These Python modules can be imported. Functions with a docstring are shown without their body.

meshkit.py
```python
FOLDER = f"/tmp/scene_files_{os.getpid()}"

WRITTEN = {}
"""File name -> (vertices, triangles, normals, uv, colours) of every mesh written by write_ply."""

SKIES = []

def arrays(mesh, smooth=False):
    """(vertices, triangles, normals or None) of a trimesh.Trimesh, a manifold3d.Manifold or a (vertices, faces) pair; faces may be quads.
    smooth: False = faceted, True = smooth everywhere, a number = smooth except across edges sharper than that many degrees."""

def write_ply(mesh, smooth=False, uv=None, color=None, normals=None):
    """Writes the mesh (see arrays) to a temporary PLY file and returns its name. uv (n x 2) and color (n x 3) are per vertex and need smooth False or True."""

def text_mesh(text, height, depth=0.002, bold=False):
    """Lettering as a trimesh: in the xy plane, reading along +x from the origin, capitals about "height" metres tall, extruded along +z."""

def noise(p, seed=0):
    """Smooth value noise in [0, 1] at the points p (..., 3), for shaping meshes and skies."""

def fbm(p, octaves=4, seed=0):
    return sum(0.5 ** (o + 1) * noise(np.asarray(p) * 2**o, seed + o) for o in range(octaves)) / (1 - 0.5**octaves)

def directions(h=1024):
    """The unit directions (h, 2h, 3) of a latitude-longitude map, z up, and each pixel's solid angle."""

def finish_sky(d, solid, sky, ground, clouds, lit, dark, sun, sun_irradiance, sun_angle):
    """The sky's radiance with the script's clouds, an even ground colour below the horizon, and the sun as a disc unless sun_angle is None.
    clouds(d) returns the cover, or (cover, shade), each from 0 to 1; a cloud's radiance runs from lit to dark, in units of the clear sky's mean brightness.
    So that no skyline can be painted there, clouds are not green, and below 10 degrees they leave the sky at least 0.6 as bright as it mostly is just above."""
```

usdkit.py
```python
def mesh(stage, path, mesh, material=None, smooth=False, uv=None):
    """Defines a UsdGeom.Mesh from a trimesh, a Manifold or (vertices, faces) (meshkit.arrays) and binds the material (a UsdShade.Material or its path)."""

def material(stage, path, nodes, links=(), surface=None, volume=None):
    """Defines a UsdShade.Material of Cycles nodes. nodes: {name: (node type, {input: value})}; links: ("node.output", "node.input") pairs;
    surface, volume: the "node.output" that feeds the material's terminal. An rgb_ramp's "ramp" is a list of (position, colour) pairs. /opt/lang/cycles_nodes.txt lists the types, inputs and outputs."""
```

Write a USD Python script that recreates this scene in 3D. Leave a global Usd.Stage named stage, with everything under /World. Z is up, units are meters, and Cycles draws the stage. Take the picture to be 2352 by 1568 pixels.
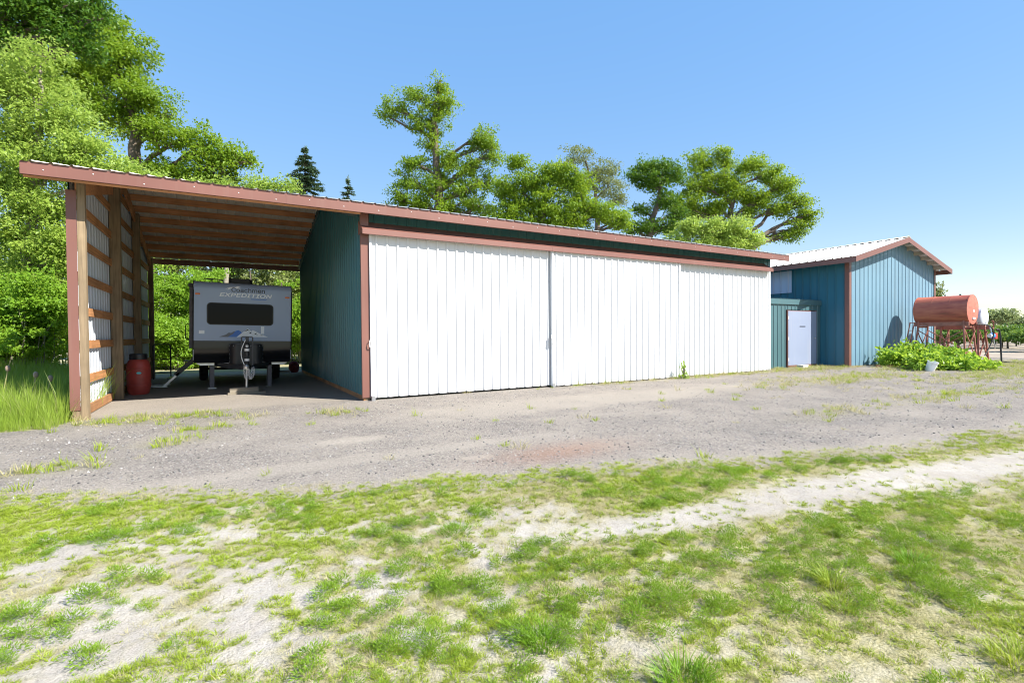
import math
import numpy as np
import trimesh
from shapely.geometry import Polygon
import usdkit, meshkit
from pxr import Usd, UsdGeom, UsdLux, UsdShade, Sdf, Gf, Vt

stage = Usd.Stage.CreateInMemory()
UsdGeom.SetStageUpAxis(stage, UsdGeom.Tokens.z)
UsdGeom.SetStageMetersPerUnit(stage, 1.0)
UsdGeom.Xform.Define(stage, '/World')
UsdGeom.Scope.Define(stage, '/World/Looks')

# ------------------------------------------------------------------ camera, sky, sun, exposure
EXPOSURE = 1.97
R = np.array([[0.86446894, 0.01502656, -0.5024616],
              [-0.50260943, 0.00836415, -0.86447314],
              [-0.00878739, 0.99985211, 0.01478304]])      # columns: camera right, up, back
EYE = np.array([0.0, 0.0, 1.3])
FPX = 1136.9                                               # focal length for a picture 2352 wide
cam = UsdGeom.Camera.Define(stage, '/World/camera')
M4 = np.eye(4)
M4[:3, :3] = R.T
M4[3, :3] = EYE
cam.AddTransformOp().Set(Gf.Matrix4d(*M4.ravel().tolist()))
cam.CreateHorizontalApertureAttr(36.0)
cam.CreateVerticalApertureAttr(36.0 * 682 / 1024)
cam.CreateFocalLengthAttr(36.0 * FPX / 2352)
cam.CreateClippingRangeAttr(Gf.Vec2f(0.05, 4000))
cam.GetPrim().CreateAttribute('exposure', Sdf.ValueTypeNames.Float).Set(EXPOSURE)

SUN = np.array([0.75, -1.0, 1.17])
SUN /= np.linalg.norm(SUN)
ELEV, AZ = math.asin(SUN[2]), math.atan2(SUN[0], SUN[1])
sky_mat = usdkit.material(stage, '/World/Looks/sky_light', {
    's': ('sky_texture', {'sky_type': 'single_scattering', 'sun_disc': False, 'sun_elevation': ELEV, 'sun_rotation': AZ,
                          'altitude': 100.0, 'air_density': 1.0, 'aerosol_density': 0.12, 'ozone_density': 2.0}),
    'a': ('gamma', {'gamma': 0.22}),
    'h': ('hsv', {'hue': 0.512, 'saturation': 3.45, 'value': 1.24, 'fac': 1.0}),
    'b': ('background_shader', {'strength': 0.15})}, [('s.color', 'a.color'), ('a.color', 'h.color'), ('h.color', 'b.color')], surface='b.background')
dome = UsdLux.DomeLight.Define(stage, '/World/sky')
dome.CreateIntensityAttr(1.0)
UsdShade.MaterialBindingAPI.Apply(dome.GetPrim()).Bind(sky_mat)
dome.GetPrim().SetCustomDataByKey('kind', 'structure')
sun = UsdLux.DistantLight.Define(stage, '/World/sun')
sun.CreateIntensityAttr(0.74)
sun.CreateAngleAttr(0.5)
sun.CreateColorAttr(Gf.Vec3f(1.0, 0.95, 0.87))
sun.GetPrim().CreateAttribute('inputs:normalize', Sdf.ValueTypeNames.Bool).Set(True)
zx = SUN
xx = np.cross([0, 0, 1.0], zx); xx /= np.linalg.norm(xx)
yy = np.cross(zx, xx)
S4 = np.eye(4); S4[0, :3] = xx; S4[1, :3] = yy; S4[2, :3] = zx; S4[3, :3] = SUN * 50
sun.AddTransformOp().Set(Gf.Matrix4d(*S4.ravel().tolist()))


def at(px, py, fwd):
    """World point seen at (px, py) of a 2352 wide picture, fwd metres ahead: used to survey positions off the photograph."""
    return EYE + R @ (np.array([(px - 1176) / FPX, -(py - 784) / FPX, -1.0]) * fwd)


# ------------------------------------------------------------------ helpers
used = {}


def path_for(name, parent='/World'):
    k = (str(parent), name)
    n = used.get(k, 0)
    used[k] = n + 1
    return f'{parent}/{name}' + (f'_{n:03d}' if n else '')


def tag(prim, label=None, category=None, group=None, kind=None):
    for k, v in (('label', label), ('category', category), ('group', group), ('kind', kind)):
        if v:
            prim.SetCustomDataByKey(k, v)
    return prim


def thing(name, label, category, loc=(0, 0, 0), rot=(0, 0, 0), group=None):
    x = UsdGeom.Xform.Define(stage, path_for(name))
    x.AddTranslateOp().Set(Gf.Vec3d(*map(float, loc)))
    if any(rot):
        x.AddRotateXYZOp().Set(Gf.Vec3f(*map(float, rot)))
    tag(x.GetPrim(), label, category, group)
    return str(x.GetPath())


def sub(name, parent, label=None):
    """A part that is a group of sub-parts."""
    x = UsdGeom.Xform.Define(stage, path_for(name, parent))
    if label:
        x.GetPrim().SetCustomDataByKey('label', label)
    return str(x.GetPath())


def copy_of(root, loc, rotz=0, scale=1.0, label=None):
    src = stage.GetPrimAtPath(root)
    was = src.GetCustomData()
    p = path_for(src.GetName().split('_0')[0])
    x = UsdGeom.Xform.Define(stage, p)
    x.GetPrim().GetReferences().AddInternalReference(root)
    x.ClearXformOpOrder()
    m = Gf.Matrix4d(1.0)
    m.SetRotate(Gf.Rotation(Gf.Vec3d(0, 0, 1), float(rotz)))
    s = Gf.Matrix4d(1.0); s.SetScale(Gf.Vec3d(scale, scale, scale))
    m = s * m
    m.SetTranslateOnly(Gf.Vec3d(*map(float, loc)))
    x.MakeMatrixXform().Set(m)
    x.GetPrim().SetInstanceable(True)
    tag(x.GetPrim(), label or was.get('label'), was.get('category'), was.get('group'))
    return p


class MB:
    def __init__(self):
        self.v, self.f, self.n = [], [], 0

    def add(self, v, f):
        v, f = np.asarray(v, float), np.asarray(f, int)
        if f.shape[1] == 4:
            f = np.vstack([f[:, [0, 1, 2]], f[:, [0, 2, 3]]])
        self.v.append(v); self.f.append(f + self.n); self.n += len(v)
        return self

    def tm(self, m, T=None):
        v = np.array(m.vertices)
        if T is not None:
            v = v @ np.asarray(T)[:3, :3].T + np.asarray(T)[:3, 3]
        return self.add(v, m.faces)

    def box(self, x0, x1, y0, y1, z0, z1):
        v = [(x, y, z) for x in (x0, x1) for y in (y0, y1) for z in (z0, z1)]
        return self.add(v, [(0, 1, 3, 2), (4, 6, 7, 5), (0, 4, 5, 1), (2, 3, 7, 6), (0, 2, 6, 4), (1, 5, 7, 3)])

    def bar(self, p, q, w, h, up=(0, 0, 1)):
        """A straight timber or steel bar from p to q; w sideways, h along up."""
        p, q = np.asarray(p, float), np.asarray(q, float)
        t = (q - p) / np.linalg.norm(q - p)
        s = np.cross(t, up)
        if np.linalg.norm(s) < 1e-6:
            s = np.cross(t, (1, 0, 0))
        s /= np.linalg.norm(s)
        u = np.cross(s, t)
        v = [c + s * a * w / 2 + u * b * h / 2 for c in (p, q) for a, b in ((-1, -1), (1, -1), (1, 1), (-1, 1))]
        return self.add(v, [(0, 3, 2, 1), (4, 5, 6, 7), (0, 1, 5, 4), (1, 2, 6, 5), (2, 3, 7, 6), (3, 0, 4, 7)])

    def tube(self, pts, r, sides=8, caps=True):
        p = np.asarray(pts, float)
        t = np.gradient(p, axis=0)
        t /= np.linalg.norm(t, axis=1, keepdims=True) + 1e-12
        ref = np.array([0.123, 0.32, 0.94])
        if abs((t @ ref)).max() > 0.97:
            ref = np.array([0.97, 0.2, 0.1])
        a = np.cross(t, ref); a /= np.linalg.norm(a, axis=1, keepdims=True)
        b = np.cross(t, a)
        ang = np.arange(sides) * 2 * np.pi / sides
        r = np.broadcast_to(r, (len(p),))
        v = (p[:, None] + r[:, None, None] * (np.cos(ang)[None, :, None] * a[:, None] + np.sin(ang)[None, :, None] * b[:, None])).reshape(-1, 3)
        i, j = np.meshgrid(np.arange(len(p) - 1), np.arange(sides), indexing='ij')
        q = np.stack([i * sides + j, i * sides + (j + 1) % sides, (i + 1) * sides + (j + 1) % sides, (i + 1) * sides + j], -1).reshape(-1, 4)
        self.add(v, q)
        if caps:
            for e in (0, len(p) - 1):
                c = np.vstack([v[e * sides:(e + 1) * sides], p[e]])
                k = np.arange(sides)
                self.add(c, np.stack([k, (k + 1) % sides, np.full(sides, sides)], 1) if e else np.stack([(k + 1) % sides, k, np.full(sides, sides)], 1))
        return self

    def lathe(self, prof, c=(0, 0, 0), axis='z', seg=32):
        """prof: (radius, height) pairs."""
        m = trimesh.creation.revolve(np.asarray(prof, float), sections=seg)
        v = np.array(m.vertices)
        if axis == 'y':
            v = v[:, [0, 2, 1]] * [1, 1, -1]
            v = np.stack([m.vertices[:, 0], m.vertices[:, 2], -m.vertices[:, 1]], 1)
        elif axis == 'x':
            v = np.stack([m.vertices[:, 2], m.vertices[:, 1], -m.vertices[:, 0]], 1)
        return self.add(v + np.asarray(c, float), m.faces)

    def prism(self, poly, axis, a, b):
        """poly: 2-D outline in the plane across axis (x: (y,z); y: (x,z); z: (x,y)), extruded from a to b."""
        g = poly if isinstance(poly, Polygon) else Polygon(poly)
        m = trimesh.creation.extrude_polygon(g, b - a, engine='earcut')
        w = np.array(m.vertices); w[:, 2] += a
        f = np.array(m.faces)
        if axis == 'x':
            w = np.stack([w[:, 2], w[:, 0], w[:, 1]], 1)
        elif axis == 'y':
            w = np.stack([w[:, 0], w[:, 2], w[:, 1]], 1); f = f[:, ::-1]
        return self.add(w, f)

    def build(self, name, mat, parent='/World', smooth=False, label=None, uvar=None):
        v, f = np.vstack(self.v), np.vstack(self.f)
        p = path_for(name, parent)
        m = usdkit.mesh(stage, p, (v, f), mat, smooth)
        if label:
            m.GetPrim().SetCustomDataByKey('label', label)
        return m.GetPrim()


def single(mb, name, mat, label, cat, group=None, smooth=False, kind=None):
    return tag(mb.build(name, mat, smooth=smooth), label, cat, group, kind)


# ------------------------------------------------------------------ materials
def mat(name, base, rough=0.5, var=0.12, scale=6.0, bump=0.0, bscale=40.0, metallic=0.0, spec=0.5, stretch=(1, 1, 1), dark=None, fine=0.0, coat=0.0):
    base = np.asarray(base, float)
    n = {'g': ('texture_coordinate', {}),
         'm': ('mapping', {'scale': stretch}),
         'n': ('noise_texture', {'scale': scale, 'detail': 5.0, 'roughness': 0.6}),
         'r': ('rgb_ramp', {'ramp': [(0.25, tuple(np.clip(base * (1 - var), 0, 1) if dark is None else dark)), (0.55, tuple(base)), (0.8, tuple(np.clip(base * (1 + var), 0, 1)))]}),
         'p': ('principled_bsdf', {'roughness': rough, 'metallic': metallic, 'specular_ior_level': spec, 'coat_weight': coat, 'coat_roughness': 0.08})}
    l = [('g.object', 'm.vector'), ('m.vector', 'n.vector'), ('n.fac', 'r.fac'), ('r.color', 'p.base_color')]
    if bump:
        n['bn'] = ('noise_texture', {'scale': bscale, 'detail': 4.0, 'roughness': 0.6})
        n['b'] = ('bump', {'strength': bump, 'distance': 0.01})
        l += [('m.vector', 'bn.vector'), ('bn.fac', 'b.height'), ('b.normal', 'p.normal')]
    return usdkit.material(stage, '/World/Looks/' + name, n, l, surface='p.BSDF')


def metal_paint(name, base, rough=0.38, dirt=(0.20, 0.17, 0.13), amount=0.25, var=0.06, spec=0.45):
    """Painted sheet steel: faint oil-canning and a little dust that gathers in streaks."""
    b = np.asarray(base, float)
    n = {'g': ('geometry', {}), 'm': ('mapping', {'scale': (6, 6, 0.5)}),
         'n': ('noise_texture', {'scale': 1.0, 'detail': 6.0, 'roughness': 0.65}),
         'n2': ('noise_texture', {'scale': 0.7, 'detail': 3.0}),
         'r': ('rgb_ramp', {'ramp': [(0.3, tuple(b * (1 - var))), (0.7, tuple(np.clip(b * (1 + var), 0, 1)))]}),
         'd': ('rgb_ramp', {'ramp': [(0.52, (0, 0, 0)), (0.85, (amount,) * 3)]}),
         'mx': ('mix_color', {'b': dirt}),
         'bn': ('bump', {'strength': 0.12, 'distance': 0.02}),
         'p': ('principled_bsdf', {'roughness': rough, 'specular_ior_level': spec})}
    l = [('g.position', 'm.vector'), ('m.vector', 'n.vector'), ('g.position', 'n2.vector'), ('n2.fac', 'r.fac'), ('n.fac', 'd.fac'),
         ('d.color', 'mx.fac'), ('r.color', 'mx.a'), ('mx.result', 'p.base_color'), ('n2.fac', 'bn.height'), ('bn.normal', 'p.normal')]
    return usdkit.material(stage, '/World/Looks/' + name, n, l, surface='p.BSDF')


def wood(name, base, axis, dark=0.55, rough=0.75):
    b = np.asarray(base, float)
    st = {'x': (0.6, 14, 14), 'y': (14, 0.6, 14), 'z': (14, 14, 0.6)}[axis]
    n = {'g': ('geometry', {}), 'm': ('mapping', {'scale': st}),
         'n': ('noise_texture', {'scale': 2.0, 'detail': 6.0, 'roughness': 0.65, 'distortion': 0.6}),
         'k': ('noise_texture', {'scale': 1.6, 'detail': 3.0}),
         'r': ('rgb_ramp', {'ramp': [(0.25, tuple(b * dark)), (0.5, tuple(b)), (0.75, tuple(np.clip(b * 1.3, 0, 1)))]}),
         'kr': ('rgb_ramp', {'ramp': [(0.25, (0.65,) * 3), (0.6, (1.1,) * 3)]}),
         'mx': ('mix_color', {'blend_type': 'multiply', 'fac': 1.0}),
         'o': ('object_info', {}),
         'bn': ('bump', {'strength': 0.25, 'distance': 0.004}),
         'p': ('principled_bsdf', {'roughness': rough, 'specular_ior_level': 0.25})}
    l = [('g.position', 'm.vector'), ('m.vector', 'n.vector'), ('g.position', 'k.vector'), ('n.fac', 'r.fac'), ('k.fac', 'kr.fac'),
         ('r.color', 'mx.a'), ('kr.color', 'mx.b'), ('mx.result', 'p.base_color'), ('n.fac', 'bn.height'), ('bn.normal', 'p.normal')]
    return usdkit.material(stage, '/World/Looks/' + name, n, l, surface='p.BSDF')


def leaf_mat(name, lo, hi, trans=0.35, tcol=None, spec=0.3, rough=0.45):
    lo, hi = np.asarray(lo, float), np.asarray(hi, float)
    mid = (lo + hi) / 2
    t = np.asarray(tcol if tcol is not None else (hi * 1.25 + [0.02, 0.02, 0]), float)
    n = {'g': ('geometry', {}), 'o': ('object_info', {}),
         'n': ('noise_texture', {'scale': 0.55, 'detail': 3.0}),
         'ma': ('math', {'math_type': 'multiply_add', 'value2': 0.65, 'value3': 0.0}),
         'mb': ('math', {'math_type': 'multiply_add', 'value2': 0.6}),
         'r': ('rgb_ramp', {'ramp': [(0.1, tuple(lo)), (0.5, tuple(mid)), (0.9, tuple(hi))]}),
         'rt': ('rgb_ramp', {'ramp': [(0.1, tuple(t * 0.65)), (0.9, tuple(np.clip(t, 0, 1)))]}),
         'p': ('principled_bsdf', {'roughness': rough, 'specular_ior_level': spec}),
         't': ('translucent_bsdf', {}), 'x': ('mix_closure', {'fac': trans})}
    l = [('g.random_per_island', 'ma.value1'), ('g.position', 'n.vector'), ('n.fac', 'mb.value1'), ('ma.value', 'mb.value3'),
         ('mb.value', 'r.fac'), ('mb.value', 'rt.fac'), ('r.color', 'p.base_color'), ('rt.color', 't.color'),
         ('p.BSDF', 'x.closure1'), ('t.BSDF', 'x.closure2')]
    return usdkit.material(stage, '/World/Looks/' + name, n, l, surface='x.closure')


TEAL = metal_paint('teal_siding', (0.042, 0.132, 0.142), 0.24, (0.16, 0.19, 0.17), 0.3)
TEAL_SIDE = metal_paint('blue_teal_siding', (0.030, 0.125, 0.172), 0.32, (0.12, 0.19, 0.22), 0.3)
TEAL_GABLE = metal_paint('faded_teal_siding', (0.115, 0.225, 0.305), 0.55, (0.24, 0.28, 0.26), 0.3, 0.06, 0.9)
GREEN = metal_paint('green_siding', (0.062, 0.130, 0.145), 0.4, (0.2, 0.22, 0.16), 0.3)
WHITE = metal_paint('white_siding', (0.69, 0.69, 0.69), 0.35, (0.62, 0.58, 0.5), 0.25, 0.02)
GALV = metal_paint('pale_inner_siding', (0.50, 0.54, 0.60), 0.4, (0.36, 0.36, 0.33), 0.5)
RED = metal_paint('red_trim', (0.188, 0.084, 0.066), 0.42, (0.24, 0.16, 0.13), 0.35, 0.1)
ROOF = metal_paint('cream_roof', (0.66, 0.63, 0.57), 0.45, (0.32, 0.28, 0.22), 0.5)
CLEAR_PANEL = metal_paint('pale_skylight_panel', (0.42, 0.46, 0.58), 0.2, (0.3, 0.32, 0.36), 0.3)
POST = wood('weathered_post', (0.23, 0.17, 0.105), 'z')
GIRT = wood('orange_girt', (0.42, 0.20, 0.085), 'y')
PURLIN = wood('orange_purlin', (0.50, 0.235, 0.11), 'x')
SKIRT = wood('skirt_board', (0.33, 0.17, 0.08), 'y')
DULLWOOD = wood('dull_timber', (0.22, 0.19, 0.145), 'x')
GREYWOOD = wood('grey_timber', (0.42, 0.38, 0.31), 'x')
DOORGREY = metal_paint('pale_grey_door', (0.24, 0.28, 0.38), 0.4, (0.4, 0.38, 0.34), 0.4, 0.04)
BLACKM = mat('black_metal', (0.015, 0.015, 0.017), 0.4, 0.2)
DARKM = mat('dark_steel', (0.03, 0.03, 0.032), 0.45, 0.3, 10)
JACKGREY = mat('weathered_jack_steel', (0.16, 0.15, 0.16), 0.6, 0.25, 12)
STEEL = mat('galvanised_steel', (0.55, 0.56, 0.58), 0.35, 0.15, 12, metallic=0.9)
HARDW = mat('white_hardware', (0.7, 0.7, 0.7), 0.35, 0.08, 12)
RUST = mat('red_oxide_steel', (0.33, 0.115, 0.082), 0.55, 0.3, 5, bump=0.15, dark=(0.16, 0.06, 0.04))
TANKRED = None

RV_GREY = mat('grey_gelcoat', (0.34, 0.43, 0.61), 0.22, 0.03, 2, spec=0.5)
RV_BLACK = mat('black_gelcoat', (0.012, 0.012, 0.014), 0.22, 0.1, 4)
RV_SIDE = mat('pale_gelcoat_side', (0.42, 0.44, 0.48), 0.3, 0.04, 2)
GLASS_DARK = mat('dark_tinted_glass', (0.004, 0.004, 0.005), 0.1, 0.1, 4, spec=0.12)
RUBBER = mat('tyre_rubber', (0.015, 0.015, 0.015), 0.85, 0.2, 20)
AMBER = mat('amber_lens', (0.75, 0.16, 0.015), 0.2, 0.08, 20)
DECAL_W = mat('white_decal', (0.86, 0.90, 0.95), 0.3, 0.03)
DECAL_D = mat('dark_decal', (0.035, 0.04, 0.055), 0.35, 0.05)
DECAL_G = mat('grey_decal', (0.12, 0.13, 0.16), 0.35, 0.05)
DECAL_B = mat('blue_decal', (0.03, 0.16, 0.58), 0.3, 0.05)
PLASTIC_RED = mat('red_barrel_plastic', (0.38, 0.05, 0.035), 0.5, 0.22, 5, bump=0.05)
CONCRETE = mat('pale_concrete', (0.48, 0.46, 0.42), 0.85, 0.2, 14, bump=0.3)
BRICKRED = mat('terracotta', (0.48, 0.17, 0.08), 0.8, 0.25, 14)
HOSE = mat('black_hose', (0.012, 0.012, 0.012), 0.5, 0.2)
PUMPBLUE = mat('blue_pump_paint', (0.02, 0.2, 0.62), 0.4, 0.1)
PUMPRED = mat('red_pump_paint', (0.6, 0.03, 0.02), 0.4, 0.1)
WHITEP = mat('white_plastic', (0.75, 0.75, 0.74), 0.45, 0.06, 8)
TUNNEL = mat('white_film', (0.8, 0.8, 0.8), 0.5, 0.04, 1)
BARK = mat('oak_bark', (0.13, 0.10, 0.075), 0.9, 0.4, 7, bump=0.8, bscale=25, stretch=(3, 3, 0.7))
BARK_PALE = mat('pale_bark', (0.26, 0.23, 0.18), 0.9, 0.3, 7, bump=0.6, bscale=25, stretch=(3, 3, 0.7))

# the two fuel tanks: weathered paint with grime that has run down the belly
def tank_mat(name, hi, lo, stain):
    n = {'g': ('texture_coordinate', {}), 'm': ('mapping', {'scale': (5, 0.9, 5)}),
         'n': ('noise_texture', {'scale': 1.3, 'detail': 7.0, 'roughness': 0.65}),
         'n2': ('noise_texture', {'scale': 9.0, 'detail': 4.0}),
         'r': ('rgb_ramp', {'ramp': [(0.28, stain), (0.42, lo), (0.66, hi)]}),
         'p': ('principled_bsdf', {'roughness': 0.6, 'specular_ior_level': 0.3}), 'b': ('bump', {'strength': 0.1, 'distance': 0.01})}
    l = [('g.object', 'm.vector'), ('m.vector', 'n.vector'), ('g.object', 'n2.vector'), ('n.fac', 'r.fac'), ('r.color', 'p.base_color'), ('n2.fac', 'b.height'), ('b.normal', 'p.normal')]
    return usdkit.material(stage, '/World/Looks/' + name, n, l, surface='p.BSDF')


TANKRED = tank_mat('weathered_red_tank', (0.48, 0.155, 0.095), (0.34, 0.085, 0.062), (0.15, 0.06, 0.04))
TANKEND = tank_mat('faded_red_tank_end', (0.52, 0.17, 0.12), (0.44, 0.13, 0.09), (0.26, 0.09, 0.06))
TANKGREY = tank_mat('pale_grey_tank', (0.55, 0.58, 0.64), (0.5, 0.52, 0.58), (0.36, 0.36, 0.38))

LEAF_OAK = leaf_mat('oak_leaf', (0.094, 0.193, 0.011), (0.341, 0.473, 0.033), 0.46)
LEAF_DARK = leaf_mat('maple_leaf', (0.04, 0.125, 0.01), (0.15, 0.27, 0.022), 0.46)
LEAF_LIGHT = leaf_mat('alder_leaf', (0.209, 0.319, 0.039), (0.473, 0.594, 0.121), 0.46)
LEAF_PALE = leaf_mat('olive_leaf', (0.16, 0.2, 0.055), (0.3, 0.34, 0.12), 0.35)
LEAF_BRAMBLE = leaf_mat('bramble_leaf', (0.116, 0.252, 0.017), (0.42, 0.588, 0.063), 0.46)
LEAF_FIR = leaf_mat('fir_needle', (0.075, 0.135, 0.075), (0.165, 0.255, 0.130), 0.12)
LEAF_ORCH = leaf_mat('orchard_leaf', (0.078, 0.174, 0.026), (0.204, 0.312, 0.054), 0.35)
LEAF_FAR = leaf_mat('far_leaf', (0.22, 0.28, 0.11), (0.36, 0.42, 0.17), 0.35)
GR_GREEN = leaf_mat('lawn_blade', (0.2, 0.29, 0.018), (0.45, 0.51, 0.065), 0.35)
GR_DRY = leaf_mat('dry_blade', (0.338, 0.305, 0.13), (0.58, 0.533, 0.305), 0.30)
GR_DARK = leaf_mat('lush_blade', (0.11, 0.245, 0.012), (0.27, 0.43, 0.032), 0.35)
GR_TALL = leaf_mat('meadow_blade', (0.2, 0.31, 0.03), (0.42, 0.52, 0.1), 0.38)
WEED = leaf_mat('weed_leaf', (0.130, 0.240, 0.018), (0.310, 0.450, 0.042), 0.35)


def ground_mat():
    n = {'g': ('geometry', {}), 'c': ('attribute', {'attribute': 'cover'}),
         'n': ('noise_texture', {'scale': 1.7, 'detail': 8.0, 'roughness': 0.62}),
         'nf': ('noise_texture', {'scale': 90.0, 'detail': 4.0, 'roughness': 0.7}),
         'nm': ('noise_texture', {'scale': 14.0, 'detail': 5.0, 'roughness': 0.65}),
         'sand': ('rgb_ramp', {'ramp': [(0.3, (0.33, 0.298, 0.258)), (0.5, (0.40, 0.368, 0.325)), (0.7, (0.47, 0.438, 0.395))]}),
         'grain': ('rgb_ramp', {'ramp': [(0.3, (0.62, 0.60, 0.57)), (0.5, (0.95, 0.95, 0.95)), (0.75, (1.12, 1.12, 1.12))]}),
         'sg': ('mix_color', {'blend_type': 'multiply', 'fac': 1.0, 'use_clamp': False}),
         'thatch': ('rgb_ramp', {'ramp': [(0.3, (0.13, 0.12, 0.045)), (0.5, (0.30, 0.275, 0.135)), (0.68, (0.42, 0.38, 0.23))]}),
         'cm': ('math', {'math_type': 'multiply_add', 'value2': 1.0}), 'cs': ('math', {'math_type': 'multiply_add', 'value2': 0.8, 'value3': -0.4}),
         'cl': ('clamp', {}),
         'mx': ('mix_color', {}),
         'b': ('bump', {'strength': 0.7, 'distance': 0.012}),
         'b2': ('bump', {'strength': 0.6, 'distance': 0.03}),
         'p': ('principled_bsdf', {'roughness': 0.95, 'specular_ior_level': 0.1})}
    l = [('g.position', 'n.vector'), ('g.position', 'nf.vector'), ('g.position', 'nm.vector'), ('n.fac', 'sand.fac'), ('nf.fac', 'grain.fac'),
         ('sand.color', 'sg.a'), ('grain.color', 'sg.b'), ('nf.fac', 'thatch.fac'), ('nm.fac', 'cs.value1'), ('c.fac', 'cm.value1'), ('cs.value', 'cm.value3'),
         ('cm.value', 'cl.value'), ('cl.result', 'mx.fac'), ('sg.result', 'mx.a'), ('thatch.color', 'mx.b'), ('mx.result', 'p.base_color'),
         ('nm.fac', 'b2.height'), ('nf.fac', 'b.height'), ('b2.normal', 'b.normal'), ('b.normal', 'p.normal')]
    return usdkit.material(stage, '/World/Looks/sandy_soil', n, l, surface='p.BSDF')


def gravel_mat():
    n = {'g': ('geometry', {}), 'd': ('attribute', {'attribute': 'dust'}), 'rd': ('attribute', {'attribute': 'rust'}), 'gr': ('attribute', {'attribute': 'green'}),
         'v': ('voronoi_texture', {'scale': 75.0, 'randomness': 1.0}),
         'v2': ('voronoi_texture', {'scale': 120.0}),
         'n': ('noise_texture', {'scale': 0.9, 'detail': 7.0, 'roughness': 0.65}),
         'nf': ('noise_texture', {'scale': 38.0, 'detail': 5.0, 'roughness': 0.7}),
         'bw': ('rgb_to_bw', {}),
         'stone': ('rgb_ramp', {'ramp': [(0.15, (0.085, 0.077, 0.071)), (0.5, (0.185, 0.166, 0.150)), (0.72, (0.25, 0.223, 0.20)), (0.9, (0.40, 0.36, 0.32))]}),
         'dust': ('rgb_ramp', {'ramp': [(0.3, (0.23, 0.202, 0.17)), (0.7, (0.42, 0.375, 0.315))]}),
         'pt': ('rgb_ramp', {'ramp': [(0.36, (0.08,) * 3), (0.7, (0.75,) * 3)]}),
         'mx': ('mix_color', {}), 'my': ('mix_color', {}), 'mz': ('mix_color', {'b': (0.30, 0.16, 0.105)}), 'mg': ('mix_color', {'b': (0.20, 0.19, 0.085)}),
         'b': ('bump', {'strength': 0.9, 'distance': 0.012}), 'b2': ('bump', {'strength': 0.5, 'distance': 0.01}),
         'p': ('principled_bsdf', {'roughness': 0.92, 'specular_ior_level': 0.15})}
    l = [('g.position', 'v.vector'), ('g.position', 'v2.vector'), ('g.position', 'n.vector'), ('g.position', 'nf.vector'),
         ('v.color', 'bw.color'), ('bw.val', 'stone.fac'), ('nf.fac', 'dust.fac'), ('n.fac', 'pt.fac'), ('pt.color', 'mx.fac'),
         ('stone.color', 'mx.a'), ('dust.color', 'mx.b'), ('d.fac', 'my.fac'), ('mx.result', 'my.a'), ('dust.color', 'my.b'),
         ('rd.fac', 'mz.fac'), ('my.result', 'mz.a'), ('gr.fac', 'mg.fac'), ('mz.result', 'mg.a'), ('mg.result', 'p.base_color'),
         ('v.distance', 'b.height'), ('nf.fac', 'b2.height'), ('b2.normal', 'b.normal'), ('b.normal', 'p.normal')]
    return usdkit.material(stage, '/World/Looks/gravel', n, l, surface='p.BSDF')


SAND, GRAVEL = ground_mat(), gravel_mat()
ORCHSOIL = mat('orchard_soil', (0.33, 0.28, 0.225), 0.95, 0.25, 0.6, stretch=(0.25, 3, 1), bump=0.3, spec=0.1)
PEBBLE = mat('pebble_stone', (0.26, 0.25, 0.24), 0.85, 0.4, 3)

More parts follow.
